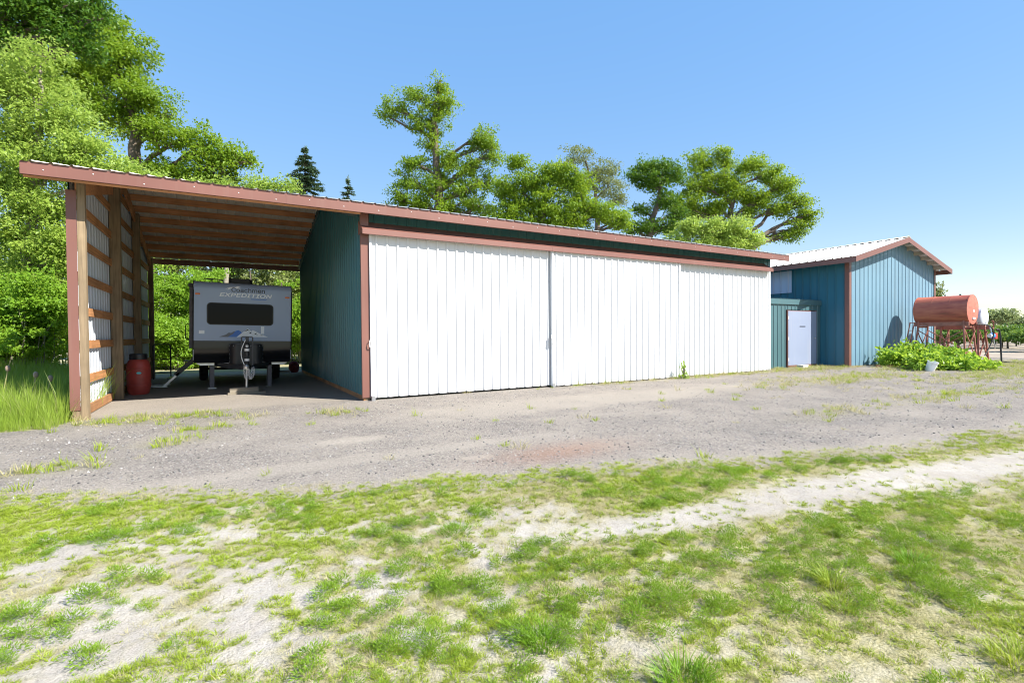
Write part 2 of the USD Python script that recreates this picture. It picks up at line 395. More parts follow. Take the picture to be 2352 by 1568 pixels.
# ------------------------------------------------------------------ ground
rng = np.random.default_rng(7)
EDGE_X = np.array([-40, -6, -1.57, -0.99, -0.38, 0.25, 1.24, 2.21, 3.19, 4.49, 5.94, 7.4, 9.03, 14, 40])
EDGE_Y = np.array([12, 7.3, 5.48, 5.25, 4.93, 4.61, 4.25, 3.83, 3.64, 3.16, 2.63, 2.42, 2.22, 1.7, -3])
PATH = np.array([[0.7, 3.0, 0.12], [1.5, 2.72, 0.13], [2.5, 2.40, 0.20], [3.3, 2.3, 0.26], [4.25, 2.22, 0.36], [5.9, 1.86, 0.36], [8, 1.5, 0.32], [14, 0.3, 0.35]])


def fb(x, y, s, seed, sy=None):
    return meshkit.fbm(np.stack([np.asarray(x, float) * s + 50, np.asarray(y, float) * (sy or s) + 50, np.full(np.shape(x), 0.5 + seed)], -1), 5, seed)


def lawn_d(x, y):
    """Positive inside the lawn: metres from its ragged edge."""
    return np.interp(x, EDGE_X, EDGE_Y) - y + (fb(x, y, 1.6, 3) - 0.5) * 0.75 + (fb(x, y, 7, 4) - 0.5) * 0.25


def track(x, y):
    """1 on the bare dirt path, 0 away from it."""
    c = np.interp(x, PATH[:, 0], PATH[:, 1]); w = np.interp(x, PATH[:, 0], PATH[:, 2])
    fade = np.clip((x - 0.9) / 1.4, 0, 1)
    return np.clip(1.5 - np.abs(y - c) / w, 0, 1) * fade


def cover(x, y):
    """How grassy the lawn is, 0 to 1."""
    n = 0.30 * fb(x, y, 1.5, 11, 2.6) + 0.36 * fb(x, y, 4.4, 12, 8.0) + 0.34 * fb(x, y, 11.0, 13, 15.0)
    bias = np.interp(x - 0.35 * (y - 2.5), [-2, 0.3, 1.4, 2.4, 9], [0.098, 0.086, 0.088, 0.118, 0.13])
    near_edge = np.exp(-np.clip(lawn_d(x, y), 0, 9) / 0.35) * 0.11
    c = np.clip((n + bias + near_edge - 0.515) / 0.13, 0, 1)
    return c * (1 - 0.93 * track(x, y)) * np.clip((lawn_d(x, y) + 0.22) / 0.4, 0, 1)


def gz(x, y):
    near = np.exp(-((np.asarray(x) - 3) ** 2 + (np.asarray(y) - 2) ** 2) / 120.0)
    return ((fb(x, y, 1.2, 21) - 0.5) * 0.05 + (fb(x, y, 6, 22) - 0.5) * 0.018) * near * np.clip((9.0 - np.asarray(y)) / 3, 0, 1)


def bump2(x, y, cx, cy, rx, ry):
    d = ((x - cx) / rx) ** 2 + ((y - cy) / ry) ** 2
    return np.clip(1.5 - d * 1.2 + (fb(x, y, 3.0, 31) - 0.5) * 1.6, 0, 1)


def axis(parts):
    return np.unique(np.concatenate([np.arange(a, b, s) for a, b, s in parts]).round(4))


gxs = axis([(-600, -60, 60), (-60, -8, 4), (-8, -3, 0.4), (-3, 10, 0.06), (10, 16, 0.2), (16, 40, 1.0), (40, 120, 10), (120, 1300, 90)])
gys = axis([(-300, -20, 40), (-20, -1, 1), (-1, 6.6, 0.06), (6.6, 12, 0.2), (12, 60, 4), (60, 1300, 80)])


def sheet(name, xs, ys, z, keep, material, prims):
    X, Y = np.meshgrid(xs, ys, indexing='ij')
    V = np.stack([X, Y, gz(X, Y) + z], -1).reshape(-1, 3)
    i, j = np.meshgrid(np.arange(len(xs) - 1), np.arange(len(ys) - 1), indexing='ij')
    q = np.stack([i * len(ys) + j, (i + 1) * len(ys) + j, (i + 1) * len(ys) + j + 1, i * len(ys) + j + 1], -1).reshape(-1, 4)
    if keep is not None:
        k = keep(X, Y).reshape(-1)
        q = q[k[q].all(1)]
        usedv = np.unique(q)
        remap = np.full(len(V), -1); remap[usedv] = np.arange(len(usedv))
        q, V = remap[q], V[usedv]
    m = usdkit.mesh(stage, path_for(name), (V, q), material, True)
    for pn, fn in prims.items():
        UsdGeom.PrimvarsAPI(m).CreatePrimvar(pn, Sdf.ValueTypeNames.FloatArray, 'vertex').Set(Vt.FloatArray.FromNumpy(fn(V[:, 0], V[:, 1]).astype(np.float32)))
    tag(m.GetPrim(), kind='structure')
    return m


sheet('ground', gxs, gys, 0.0, None, SAND, {'cover': lambda x, y: np.where((y > 8) & (x < 60), 0.8, np.clip(cover(x, y) * 0.75 + np.clip((x - 0.35 * y - 0.6) * 0.5, 0, 0.55) * (1 - track(x, y)), 0, 1))})

GPATCH = [(-1.0, 9.7, 0.9, 0.5, 0.8), (0.1, 9.0, 0.5, 0.3, 0.4), (-1.5, 6.5, 0.35, 0.22, 0.8), (-0.6, 7.4, 0.4, 0.25, 0.5), (-0.2, 8.2, 0.4, 0.25, 0.5), (1.6, 8.7, 0.35, 0.25, 0.45),
          (17.5, 9.7, 2.2, 0.6, 0.9), (21.5, 7.8, 2.0, 0.8, 0.8), (15, 7.2, 3.0, 0.7, 0.5), (21, 5.3, 4.5, 0.7, 0.65), (26, 6.6, 3.0, 0.9, 0.7), (12.8, 9.75, 2.5, 0.3, 0.7), (9.2, 9.75, 1.6, 0.2, 0.6),
          (12.5, 4.2, 2.5, 0.35, 0.35), (8.5, 4.2, 1.2, 0.3, 0.3), (19, 3.6, 4, 0.5, 0.4)]


def gpatch(x, y):
    t = 0.0
    for cx, cy, rx, ry, a in GPATCH:
        t = np.maximum(t, a * np.exp(-(((x - cx) / rx) ** 2 + ((y - cy) / ry) ** 2)))
    return t


def dustf(x, y):
    d = bump2(x, y, 1.35, 6.27, 0.5, 0.22) * 0.95
    d = np.maximum(d, 0.8 * bump2(x, y, 2.3, 4.7, 0.2, 0.1))
    d = np.maximum(d, np.clip(1 + lawn_d(x, y) / 0.6, 0, 1) * (0.15 + 0.9 * fb(x, y, 2.2, 43)))
    d = np.maximum(d, 0.7 * ((x > -2.0) & (x < 2.4) & (y > 10.2)) * (0.5 + 0.6 * fb(x, y, 1.5, 44)))
    d = np.maximum(d, 0.75 * bump2(x, y, 6.5, 7.6, 5.0, 0.9) * (0.4 + fb(x, y, 0.8, 40)))
    d = np.maximum(d, 0.6 * bump2(x, y, 1.0, 5.3, 3.2, 0.22))
    return np.clip(d, 0, 1)


gx2 = axis([(-9, -3, 0.4), (-3, 10, 0.06), (10, 16, 0.15), (16, 46.1, 0.6)])
gy2 = axis([(-6, 0, 0.5), (0, 6.6, 0.06), (6.6, 12, 0.15), (12, 21.1, 0.6)])
sheet('gravel_yard', gx2, gy2, 0.004,
      lambda X, Y: (lawn_d(X, Y) < 0.30) & ~((X < -2.25 + (fb(X, Y, 2, 9) - 0.5) * 0.6) & (Y > 9.45 + (fb(X, Y, 1.5, 8) - 0.5) * 0.8)) & (X < 44) & ~((X > 2.6) & (Y > 11.5) & (X < 19)),
      GRAVEL, {'dust': dustf, 'rust': lambda x, y: 0.5 * np.exp(-((x - 3.2) / 0.8) ** 2 - ((y - 4.45) / 0.33) ** 2),
               'green': lambda x, y: np.clip(gpatch(x, y) * (0.35 + fb(x, y, 2.0, 41)) * 0.9, 0, 0.75)})
mb = MB(); mb.box(31, 420, -60, 200, -0.3, 0.012)
tag(mb.build('orchard_field', ORCHSOIL), kind='structure')

# ------------------------------------------------------------------ sheet-steel panels
def rib_profile(width, pitch, first=0.0, h=0.019, base=0.052, top=0.018):
    """Distances along a ribbed sheet and how far each stands proud."""
    s, d = [0.0], [0.0]
    x = first if first > base / 2 else first + pitch
    while x < width - base / 2:
        for o, e in ((-base / 2, 0), (-top / 2, h), (top / 2, h), (base / 2, 0)):
            s.append(x + o); d.append(e)
        x += pitch
    s.append(width); d.append(0.0)
    return np.array(s), np.array(d)


def panel(mb, origin, along, out, width, pitch, z0, z1, first=None, h=0.019, base=0.052, top_w=0.018):
    """A vertical ribbed sheet; z1 may be a function of the distance along."""
    o, a, n = (np.asarray(t, float) for t in (origin, along, out))
    s, d = rib_profile(width, pitch, pitch / 2 if first is None else first, h, base, top_w)
    top = np.array([z1(t) if callable(z1) else z1 for t in s])
    bot = np.full(len(s), z0, float)
    P = o[None] + s[:, None] * a + d[:, None] * n
    lo = P.copy(); lo[:, 2] = bot
    hi = P.copy(); hi[:, 2] = top
    k = len(s); i = np.arange(k - 1)
    q = np.stack([i, i + 1, k + i + 1, k + i], 1)
    if np.dot(np.cross(a, (0, 0, 1)), n) < 0:
        q = q[:, ::-1]
    return mb.add(np.vstack([lo, hi]), q)


def panel_wall(name, mat_, parent, origin, along, out, length, pitch, z0, z1, cover_w, h=0.019):
    """A run of panels, each a part of its own, its first edge lapping 1 mm proud of the last."""
    o, a, n = (np.asarray(t, float) for t in (origin, along, out))
    s = 0.0; k = 0
    while s < length - 1e-6:
        w = min(cover_w, length - s)
        mb = MB()
        s0 = s
        panel(mb, o + a * s + n * (0.0012 * (k % 2)), a, n, w, pitch, z0, (lambda t: z1(s0 + t)) if callable(z1) else z1, pitch / 2, h)
        mb.build(name, mat_, parent)
        s += w; k += 1


# ------------------------------------------------------------------ pole barn (the long shed)
XL, XD, XR = -2.07, 2.39, 16.06         # left wall, divider wall, right wall
YF, YB, YE, YEB = 10.15, 19.15, 9.68, 19.62
YRIDGE, ZRIDGE, SL = 14.65, 5.10, 0.2505


def roof_z(y):
    return ZRIDGE - SL * abs(y - YRIDGE)


barn = thing('pole_barn', 'long low pole barn with three white sliding doors and an open carport bay', 'barn', (0, 0, 0))
# roof sheets
XRL, XRR = -2.49, 16.36
nx = 21; pw = (XRR - XRL) / nx
for side in (0, 1):
    for k in range(nx):
        s, d = rib_profile(pw, 0.2286, 0.1143)
        ya, yb = (YE - 0.03, YRIDGE) if side == 0 else (YRIDGE, YEB + 0.03)
        v = []
        for y in (ya, yb):
            for t, e in zip(s, d):
                v.append((XRL + k * pw + t, y, roof_z(y) + e + 0.001 * (k % 2)))
        kk = len(s); i = np.arange(kk - 1)
        q = np.stack([i, i + 1, kk + i + 1, kk + i], 1)
        mb = MB().add(v, q)
        mb.build('roof_sheet', ROOF, barn)
MB().prism([(YRIDGE - 0.2, roof_z(YRIDGE - 0.2) + 0.025), (YRIDGE, ZRIDGE + 0.03), (YRIDGE + 0.2, roof_z(YRIDGE + 0.2) + 0.025), (YRIDGE, ZRIDGE + 0.024)], 'x', XRL, XRR).build('ridge_cap', ROOF, barn)
# fascia: front in two lengths, rear, and the sloping barge boards
zt, zb = 3.842, 3.662
for k, (a, b) in enumerate(((XRL - 0.004, 1.02), (0.99, 5.45), (5.42, 10.1), (10.07, XRR + 0.004))):
    o = 0.002 * (k % 2)
    mb = MB(); mb.box(a, b, YE - 0.006 - o, YE - o, zb - o, zt + 0.001 * (k % 2)); mb.box(a, b, YE + 0.001, YE + 0.035, zb - 0.004 - o, zb - o)
    mb.build('fascia_board', RED, barn)
mb = MB()
for k in range(31):
    mb.lathe([(0, -0.004), (0.007, -0.003), (0.009, 0)], (XRL + 0.25 + 0.61 * k + 0.05 * math.sin(k * 5.1), YE - 0.0085, 3.745 + 0.035 * math.sin(k * 2.3)), 'y', 7)
tag(mb.build('nail_heads', HARDW, barn), kind='stuff')
MB().box(XRL, XRR, YEB, YEB + 0.006, zb, zt).build('fascia_board', RED, barn)
for x in (XRL, XRR):
    for ya, yb in ((YE, YRIDGE), (YRIDGE, YEB)):
        MB().prism([(ya, roof_z(ya) - 0.2), (yb, roof_z(yb) - 0.2), (yb, roof_z(yb) - 0.006), (ya, roof_z(ya) - 0.006)], 'x', x - 0.003, x + 0.003).build('barge_board', RED, barn)
# timber behind the front fascia (shows as an orange strip below it)
MB().box(XRL + 0.02, 2.30, YE + 0.036, YE + 0.075, zb - 0.030, zb + 0.12).build('eave_timber', PURLIN, barn)
# purlins, one by one, on both slopes of the open bay and their stubs along the left verge
for y in list(np.arange(10.2, 14.5, 0.60)) + list(np.arange(14.9, 19.4, 0.60)):
    z = roof_z(y)
    MB().box(XRL + 0.03, XD - 0.04, y - 0.019, y + 0.019, z - 0.155 - 0.009, z - 0.009).build('purlin', PURLIN, barn)
# lookouts that carry the overhang in front of the doors
for x in (-1.93, 2.49, 6.9, 11.4, 15.9):
    MB().prism([(9.72, roof_z(9.72) - 0.012), (10.12, roof_z(10.12) - 0.012), (10.12, roof_z(10.12) - 0.2), (9.72, roof_z(9.72) - 0.13)], 'x', x - 0.019, x + 0.019).build('lookout', PURLIN, barn)
# the roof beams over the side walls
for x in (-1.97,):
    for ya, yb in ((10.16, YRIDGE), (YRIDGE, 19.2)):
        MB().prism([(ya, roof_z(ya) - 0.44), (yb, roof_z(yb) - 0.44), (yb, roof_z(yb) - 0.20), (ya, roof_z(ya) - 0.20)], 'x', x - 0.02, x + 0.02).build('rafter', PURLIN, barn)
# left wall: posts, girts, skirt board, ribbed sheets
for y, x0, x1 in ((10.185, -1.965, -1.868), (13.15, -2.03, -1.85), (16.15, -2.03, -1.875), (19.12, -2.03, -1.90)):
    zt_ = roof_z(y) - 0.2
    MB().box(x0, x1, y - (0.07 if y > 11 else 0.055), y + (0.08 if y > 11 else 0.055), -0.05, zt_).build('post', POST, barn)
for zt_ in (0.68, 1.26, 1.81, 2.36, 2.93, 3.50, 4.06, 4.6):
    half = (ZRIDGE - 0.25 - zt_) / SL
    ya, yb = max(10.28, YRIDGE - half), min(19.1, YRIDGE + half)
    if zt_ < 3.6:
        for y0, y1 in ((10.285, 13.075), (13.235, 16.075), (16.235, 19.045)):
            MB().box(-2.035, -1.995, y0, y1, zt_ - 0.14, zt_).build('girt', GIRT, barn)
    else:
        MB().box(-2.035, -2.031 + 0.03, ya + 0.05, yb - 0.05, zt_ - 0.14, zt_).build('girt', GIRT, barn)
for y0, y1 in ((10.285, 13.075), (13.235, 16.075), (16.235, 19.045)):
    MB().box(-2.035, -1.99, y0, y1, 0.02, 0.17).build('skirt_board', SKIRT, barn)
panel_wall('wall_sheet', GALV, barn, (XL + 0.02, 10.16, 0), (0, 1, 0), (1, 0, 0), 9.0, 0.2286, 0.06, lambda s: roof_z(10.16 + s) - 0.012, 0.9144, 0.014)
panel_wall('wall_sheet', TEAL, barn, (XL - 0.004, 10.16, 0), (0, 1, 0), (-1, 0, 0), 9.0, 0.2286, 0.06, lambda s: roof_z(10.16 + s) - 0.016, 0.9144)
mb = MB(); mb.box(-2.095, -1.968, 10.118, 10.124, 0.16, 3.60); mb.box(-2.095, -2.089, 10.124, 10.30, 0.16, 3.60); mb.build('corner_trim', RED, barn)
MB().box(-2.07, -1.97, 10.13, 10.17, -0.04, 0.158).build('skirt_board', POST, barn)
# divider wall between the carport and the closed bays
panel_wall('wall_sheet', TEAL, barn, (XD, 9.995, 0), (0, 1, 0), (-1, 0, 0), 9.15, 0.2286, 0.10, lambda s: roof_z(9.995 + s) - 0.016, 0.9144, 0.027)
MB().box(XD - 0.006, XD + 0.03, 9.993, 19.14, -0.03, 0.098).build('skirt_board', SKIRT, barn)
for ya, yb in ((10.16, YRIDGE), (YRIDGE, 19.14)):
    MB().prism([(ya, roof_z(ya) - 0.30), (yb, roof_z(yb) - 0.30), (yb, roof_z(yb) - 0.21), (ya, roof_z(ya) - 0.21)], 'x', XD - 0.06, XD - 0.024).build('wall_top_trim', GREEN, barn)
# right end and rear walls
panel_wall('wall_sheet', TEAL, barn, (XR, 10.16, 0), (0, 1, 0), (1, 0, 0), 9.0, 0.2286, 0.04, lambda s: roof_z(10.16 + s) - 0.014, 0.9144)
panel_wall('wall_sheet', TEAL, barn, (XD + 0.03, YB, 0), (1, 0, 0), (0, 1, 0), XR - XD - 0.03, 0.2286, 0.04, roof_z(YB) - 0.014, 0.9144)
# corner trims at the door front
mb = MB(); mb.box(2.355, 2.512, 9.965, 9.971, 0.06, 3.76); mb.box(2.355, 2.361, 9.971, 10.02, 0.06, 3.76); mb.build('corner_trim', RED, barn)
MB().box(2.40, 2.505, 9.995, 10.22, -0.03, 3.75).build('post', POST, barn)
mb = MB(); mb.box(16.045, 16.10, 10.165, 10.171, 0.02, 3.5); mb.box(16.095, 16.101, 10.171, 10.30, 0.02, 3.5); mb.build('corner_trim', RED, barn)
# header sheets over the track and the hood of the track
panel_wall('header_sheet', TEAL, barn, (2.57, 10.152, 0), (1, 0, 0), (0, -1, 0), 13.5, 0.2286, 3.44, roof_z(10.15) - 0.02, 0.9144)
hood = [(10.150, 3.590), (9.830, 3.395), (9.804, 3.385), (9.800, 3.284), (9.826, 3.278), (9.830, 3.370), (10.150, 3.565)]
for a, b in ((2.355, 6.83), (6.834, 11.28), (11.284, 15.70)):
    MB().prism(hood, 'x', a, b).build('track_hood', RED, barn)
for a in (2.355, 15.70):
    MB().prism([(10.150, 3.583), (9.832, 3.392), (9.806, 3.382), (9.830, 3.31), (10.150, 3.31)], 'x', a - 0.003, a + 0.003).build('hood_end', RED, barn)


def sliding_door(x0, x1, y, z0, label, hx=None):
    d = sub('sliding_door', barn, label)
    n = 5; w = (x1 - x0 - 0.07) / n
    for k in range(n):
        mb = MB(); panel(mb, (x0 + 0.035 + k * w, y - 0.0012 * (k % 2), 0), (1, 0, 0), (0, -1, 0), w, w / 4, z0 + 0.02, 3.35, w / 8, 0.027, 0.070, 0.022)
        mb.build('door_sheet', WHITE, d)
        sc = MB()
        for i in range(4):
            for zz in (0.25, 0.95, 1.75, 2.55, 3.12):
                cx_ = x0 + 0.035 + k * w + w / 8 + i * w / 4 + 0.05
                sc.lathe([(0, -0.004), (0.006, -0.003), (0.007, 0)], (cx_, y - 0.0015, zz + 0.015 * ((i * 7 + k) % 3)), 'y', 6)
        tag(sc.build('screw_heads', STEEL, d), kind='stuff')
    for xa, xb in ((x0, x0 + 0.045), (x1 - 0.045, x1)):
        mb = MB(); mb.box(xa, xb, y - 0.032, y + 0.045, z0, 3.35); mb.build('edge_trim', WHITE, d)
    MB().box(x0 + 0.046, x1 - 0.046, y - 0.004 + 0.006, y + 0.04, z0, z0 + 0.05).build('bottom_rail', WHITE, d)
    if hx is not None:
        for xh, zh, m in hx:
            mb = MB()
            mb.tube([(xh, y - 0.026, zh - 0.085), (xh - 0.035, y - 0.05, zh - 0.06), (xh - 0.045, y - 0.055, zh), (xh - 0.035, y - 0.05, zh + 0.06), (xh, y - 0.026, zh + 0.085)], 0.010, 8)
            mb.box(xh - 0.012, xh + 0.02, y - 0.03, y - 0.024, zh - 0.11, zh - 0.07); mb.box(xh - 0.012, xh + 0.02, y - 0.03, y - 0.024, zh + 0.07, zh + 0.11)
            mb.build('handle', HARDW, d)
    return d


sliding_door(2.517, 6.94, 9.960, 0.045, 'leftmost white door leaf, next to the carport', [(2.53, 1.13, None)])
sliding_door(6.86, 11.33, 9.880, 0.030, 'middle white door leaf, hung in front of the other two', [(6.875, 1.13, None)])
sliding_door(11.28, 15.78, 9.990, 0.030, 'rightmost white door leaf')
MB().box(6.825, 6.89, 9.838, 9.848, 1.06, 1.28).build('latch_plate', HARDW, barn)
for x in (2.54, 6.88):
    MB().box(x - 0.035, x + 0.035, 9.82, 9.85 if x > 5 else 9.905, -0.02, 0.10).build('door_guide', STEEL, barn)
# ------------------------------------------------------------------ gable barn on the right
GXL, GXR, GYF, GYB = 19.70, 26.84, 9.43, 24.0
GXM, GZR = 23.27, 4.96
GSL = 0.2525


def groof(x):
    return GZR - GSL * abs(x - GXM)


gb = thing('gable_barn', 'teal metal barn with a front gable and cream ribbed roof at the right', 'barn')
GEL, GER, GYE = 19.22, 27.32, 8.98
# roof sheets run down the slope; ribs every foot
n = 17; pw = (GYB + 0.4 - GYE) / n
for side in (0, 1):
    for k in range(n):
        s, d = rib_profile(pw, 0.305, 0.15, 0.032, 0.07, 0.025)
        xa, xb = (GEL - 0.03, GXM) if side == 0 else (GXM, GER + 0.03)
        v = []
        for x in (xa, xb):
            for t, e in zip(s, d):
                v.append((x, GYE + k * pw + t, groof(x) + e + 0.001 * (k % 2)))
        kk = len(s); i = np.arange(kk - 1)
        q = np.stack([i, kk + i, kk + i + 1, i + 1], 1)
        MB().add(v, q).build('roof_sheet', ROOF, gb)
MB().prism([(GXM - 0.2, groof(GXM - 0.2) + 0.04), (GXM, GZR + 0.05), (GXM + 0.2, groof(GXM + 0.2) + 0.04), (GXM, GZR + 0.04)], 'y', GYE, GYB + 0.4).build('ridge_cap', ROOF, gb)
for xa, xb in ((GEL, GXM), (GXM, GER)):
    MB().prism([(xa, groof(xa) - 0.20), (xb, groof(xb) - 0.20), (xb, groof(xb) - 0.006), (xa, groof(xa) - 0.006)], 'y', GYE - 0.006, GYE).build('barge_board', RED, gb)
for x in (GEL, GER):
    MB().box(x - 0.003, x + 0.003, GYE + 0.001, GYB + 0.4, groof(x) - 0.20, groof(x) - 0.008).build('fascia_board', RED, gb)
for x in np.concatenate([np.arange(GXM - 0.35, GXL - 0.3, -0.62), np.arange(GXM + 0.35, GER - 0.15, 0.62)]):
    MB().box(x - 0.02, x + 0.02, GYE + 0.003, GYB, groof(x) - 0.15, groof(x) - 0.012).build('purlin', GREYWOOD, gb)
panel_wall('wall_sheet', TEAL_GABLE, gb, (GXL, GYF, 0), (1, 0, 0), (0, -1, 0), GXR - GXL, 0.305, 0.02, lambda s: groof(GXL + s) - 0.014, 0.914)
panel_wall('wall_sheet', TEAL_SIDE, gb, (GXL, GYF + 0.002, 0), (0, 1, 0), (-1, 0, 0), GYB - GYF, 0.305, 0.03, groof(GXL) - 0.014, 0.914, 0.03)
panel_wall('wall_sheet', TEAL, gb, (GXR, GYF + 0.002, 0), (0, 1, 0), (1, 0, 0), GYB - GYF, 0.305, 0.03, groof(GXR) - 0.014, 0.914, 0.03)
panel_wall('wall_sheet', TEAL, gb, (GXL, GYB, 0), (1, 0, 0), (0, 1, 0), GXR - GXL, 0.305, 0.02, lambda s: groof(GXL + s) - 0.014, 0.914)
mb = MB(); mb.box(GXL - 0.034, GXL + 0.10, GYF - 0.030, GYF - 0.024, 0.03, groof(GXL) - 0.1); mb.box(GXL - 0.040, GXL - 0.034, GYF - 0.030, GYF + 0.13, 0.03, groof(GXL) - 0.1); mb.build('corner_trim', RED, gb)
mb = MB(); mb.box(GXR - 0.10, GXR + 0.034, GYF - 0.030, GYF - 0.024, 0.03, groof(GXR) - 0.1); mb.box(GXR + 0.034, GXR + 0.04, GYF - 0.030, GYF + 0.13, 0.03, groof(GXR) - 0.1); mb.build('corner_trim', RED, gb)
MB().box(GXL - 0.02, GXR, GYF - 0.02, GYF + 0.02, -0.04, 0.018).build('skirt_board', SKIRT, gb)
MB().box(GXL - 0.02, GXL + 0.02, GYF + 0.022, GYB, -0.04, 0.028).build('skirt_board', SKIRT, gb)
mb = MB(); panel(mb, (GXL - 0.034, 11.52, 0), (0, 1, 0), (-1, 0, 0), 1.83, 0.305, 2.86, 3.74, 0.15, 0.03); mb.build('skylight_panel', CLEAR_PANEL, gb)

# ------------------------------------------------------------------ lean-to with the grey door
LY = 10.42
lt = thing('lean_to_shed', 'low green metal lean-to joining the two barns, with a pale grey door', 'shed')
panel_wall('wall_sheet', GREEN, lt, (16.12, LY, 0), (1, 0, 0), (0, -1, 0), 1.31, 0.2286, 0.02, 2.30, 0.9144)
panel_wall('wall_sheet', GREEN, lt, (17.43, LY, 0), (1, 0, 0), (0, -1, 0), 1.93, 0.2286, 2.09, 2.30, 0.9144)
panel_wall('wall_sheet', GREEN, lt, (19.36, LY, 0), (1, 0, 0), (0, -1, 0), 0.30, 0.2286, 0.02, 2.30, 0.9144)
MB().box(16.11, 19.655, LY - 0.05, LY - 0.044, 2.28, 2.47).build('fascia_board', GREEN, lt)
for k in range(4):
    s, d = rib_profile(0.88, 0.2286, 0.11)
    v = [(16.12 + k * 0.88 + t, y, zz + e) for y, zz in ((LY - 0.06, 2.475), (13.5, 2.80)) for t, e in zip(s, d)]
    kk = len(s); i = np.arange(kk - 1)
    MB().add(v, np.stack([i, i + 1, kk + i + 1, kk + i], 1)).build('roof_sheet', GREEN, lt)
dr = sub('door', lt)
MB().box(17.485, 19.30, LY - 0.055, LY - 0.012, 0.09, 2.045).build('door_leaf', DOORGREY, dr)
mb = MB(); mb.box(17.462, 17.483, LY - 0.05, LY - 0.002, 0.05, 2.085); mb.box(19.302, 19.323, LY - 0.05, LY - 0.002, 0.05, 2.085); mb.box(17.484, 19.301, LY - 0.05, LY - 0.002, 2.047, 2.068); mb.box(17.484, 19.301, LY - 0.06, LY - 0.002, 0.03, 0.088)
mb.build('door_frame', RED, dr)
mb = MB(); mb.lathe([(0, -0.05), (0.018, -0.05), (0.03, -0.035), (0.03, -0.02), (0.012, -0.012), (0.012, 0)], (19.17, LY - 0.055, 1.06), 'y', 14)
mb.lathe([(0, -0.007), (0.036, -0.006), (0.038, 0)], (19.17, LY - 0.0555, 1.06), 'y', 14); mb.build('door_knob', STEEL, dr, 30)
for z in (0.3, 1.05, 1.8):
    MB().box(17.487, 17.52, LY - 0.061, LY - 0.0555, z - 0.06, z + 0.06).build('hinge', HARDW, dr)
MB().box(18.20, 18.56, LY - 0.059, LY - 0.0555, 1.47, 1.505).build('name_plate', DECAL_D, dr)
single(MB().tm(trimesh.creation.box((0.42, 0.22, 0.14)), [[0.98, -0.1, 0, 17.75], [0.1, 0.98, 0, 10.0], [0, 0, 1, 0.05], [0, 0, 0, 1]]), 'concrete_block', CONCRETE, 'pale concrete block lying in the grass below the grey door', 'block')

# ------------------------------------------------------------------ travel trailer
rv = thing('travel_trailer', 'grey and black travel trailer parked nose out in the open carport', 'trailer', (0.41, 14.2, 0), (0, 1.2, 0))
W2 = 1.09


def rounded(w, h, r, n=6):
    pts = []
    for cx, cy, a0 in ((w / 2 - r, h / 2 - r, 0), (-w / 2 + r, h / 2 - r, 90), (-w / 2 + r, -h / 2 + r, 180), (w / 2 - r, -h / 2 + r, 270)):
        for k in range(n + 1):
            a = math.radians(a0 + 90 * k / n); pts.append((cx + r * math.cos(a), cy + r * math.sin(a)))
    return pts


def arc(cy, cz, r, a0, a1, n=7):
    return [(cy + r * math.cos(math.radians(a)), cz + r * math.sin(math.radians(a))) for a in np.linspace(a0, a1, n)]


upper = [(0.0, 1.19)] + [(0.0, 2.42)] + arc(0.16, 2.48, 0.16, 180, 95, 8)[0:] + [(5.2, 2.66), (5.2, 1.19)]
MB().prism(upper, 'x', -W2 + 0.012, W2 - 0.012).build('front_cap', RV_GREY, rv, 25)
lower = [(0.012, 1.187)] + arc(0.50, 1.02, 0.49, 178, 232, 9) + [(0.62, 0.66), (5.2, 0.66), (5.2, 1.187)]
MB().prism(lower, 'x', -W2 + 0.014, W2 - 0.014).build('lower_cap', RV_BLACK, rv, 25)
for s in (-1, 1):
    a, b = sorted((s * (W2 - 0.014), s * W2))
    MB().prism([(0.02, 0.72), (0.02, 2.45)] + arc(0.17, 2.48, 0.15, 170, 95, 6) + [(5.2, 2.63), (5.2, 0.70)], 'x', a, b).build('side_wall', RV_SIDE, rv)
    mb = MB(); mb.tube([(s * (W2 - 0.002), 0.30, 0.70), (s * (W2 - 0.002), 0.05, 0.88), (s * (W2 - 0.002), 0.003, 1.15), (s * (W2 - 0.002), 0.003, 2.42), (s * (W2 - 0.002), 0.06, 2.56), (s * (W2 - 0.002), 0.2, 2.645), (s * (W2 - 0.002), 5.2, 2.665)], 0.016, 8)
    mb.build('edge_moulding', RV_BLACK, rv, 40)
wn = sub('front_window', rv)
MB().prism([(x - 0.075, z + 1.855) for x, z in rounded(1.47, 0.545, 0.09)], 'y', -0.012, 0.004).build('window_frame', BLACKM, wn)
MB().prism([(x - 0.075, z + 1.855) for x, z in rounded(1.43, 0.505, 0.075)], 'y', -0.0145, -0.0125).build('window_pane', GLASS_DARK, wn)


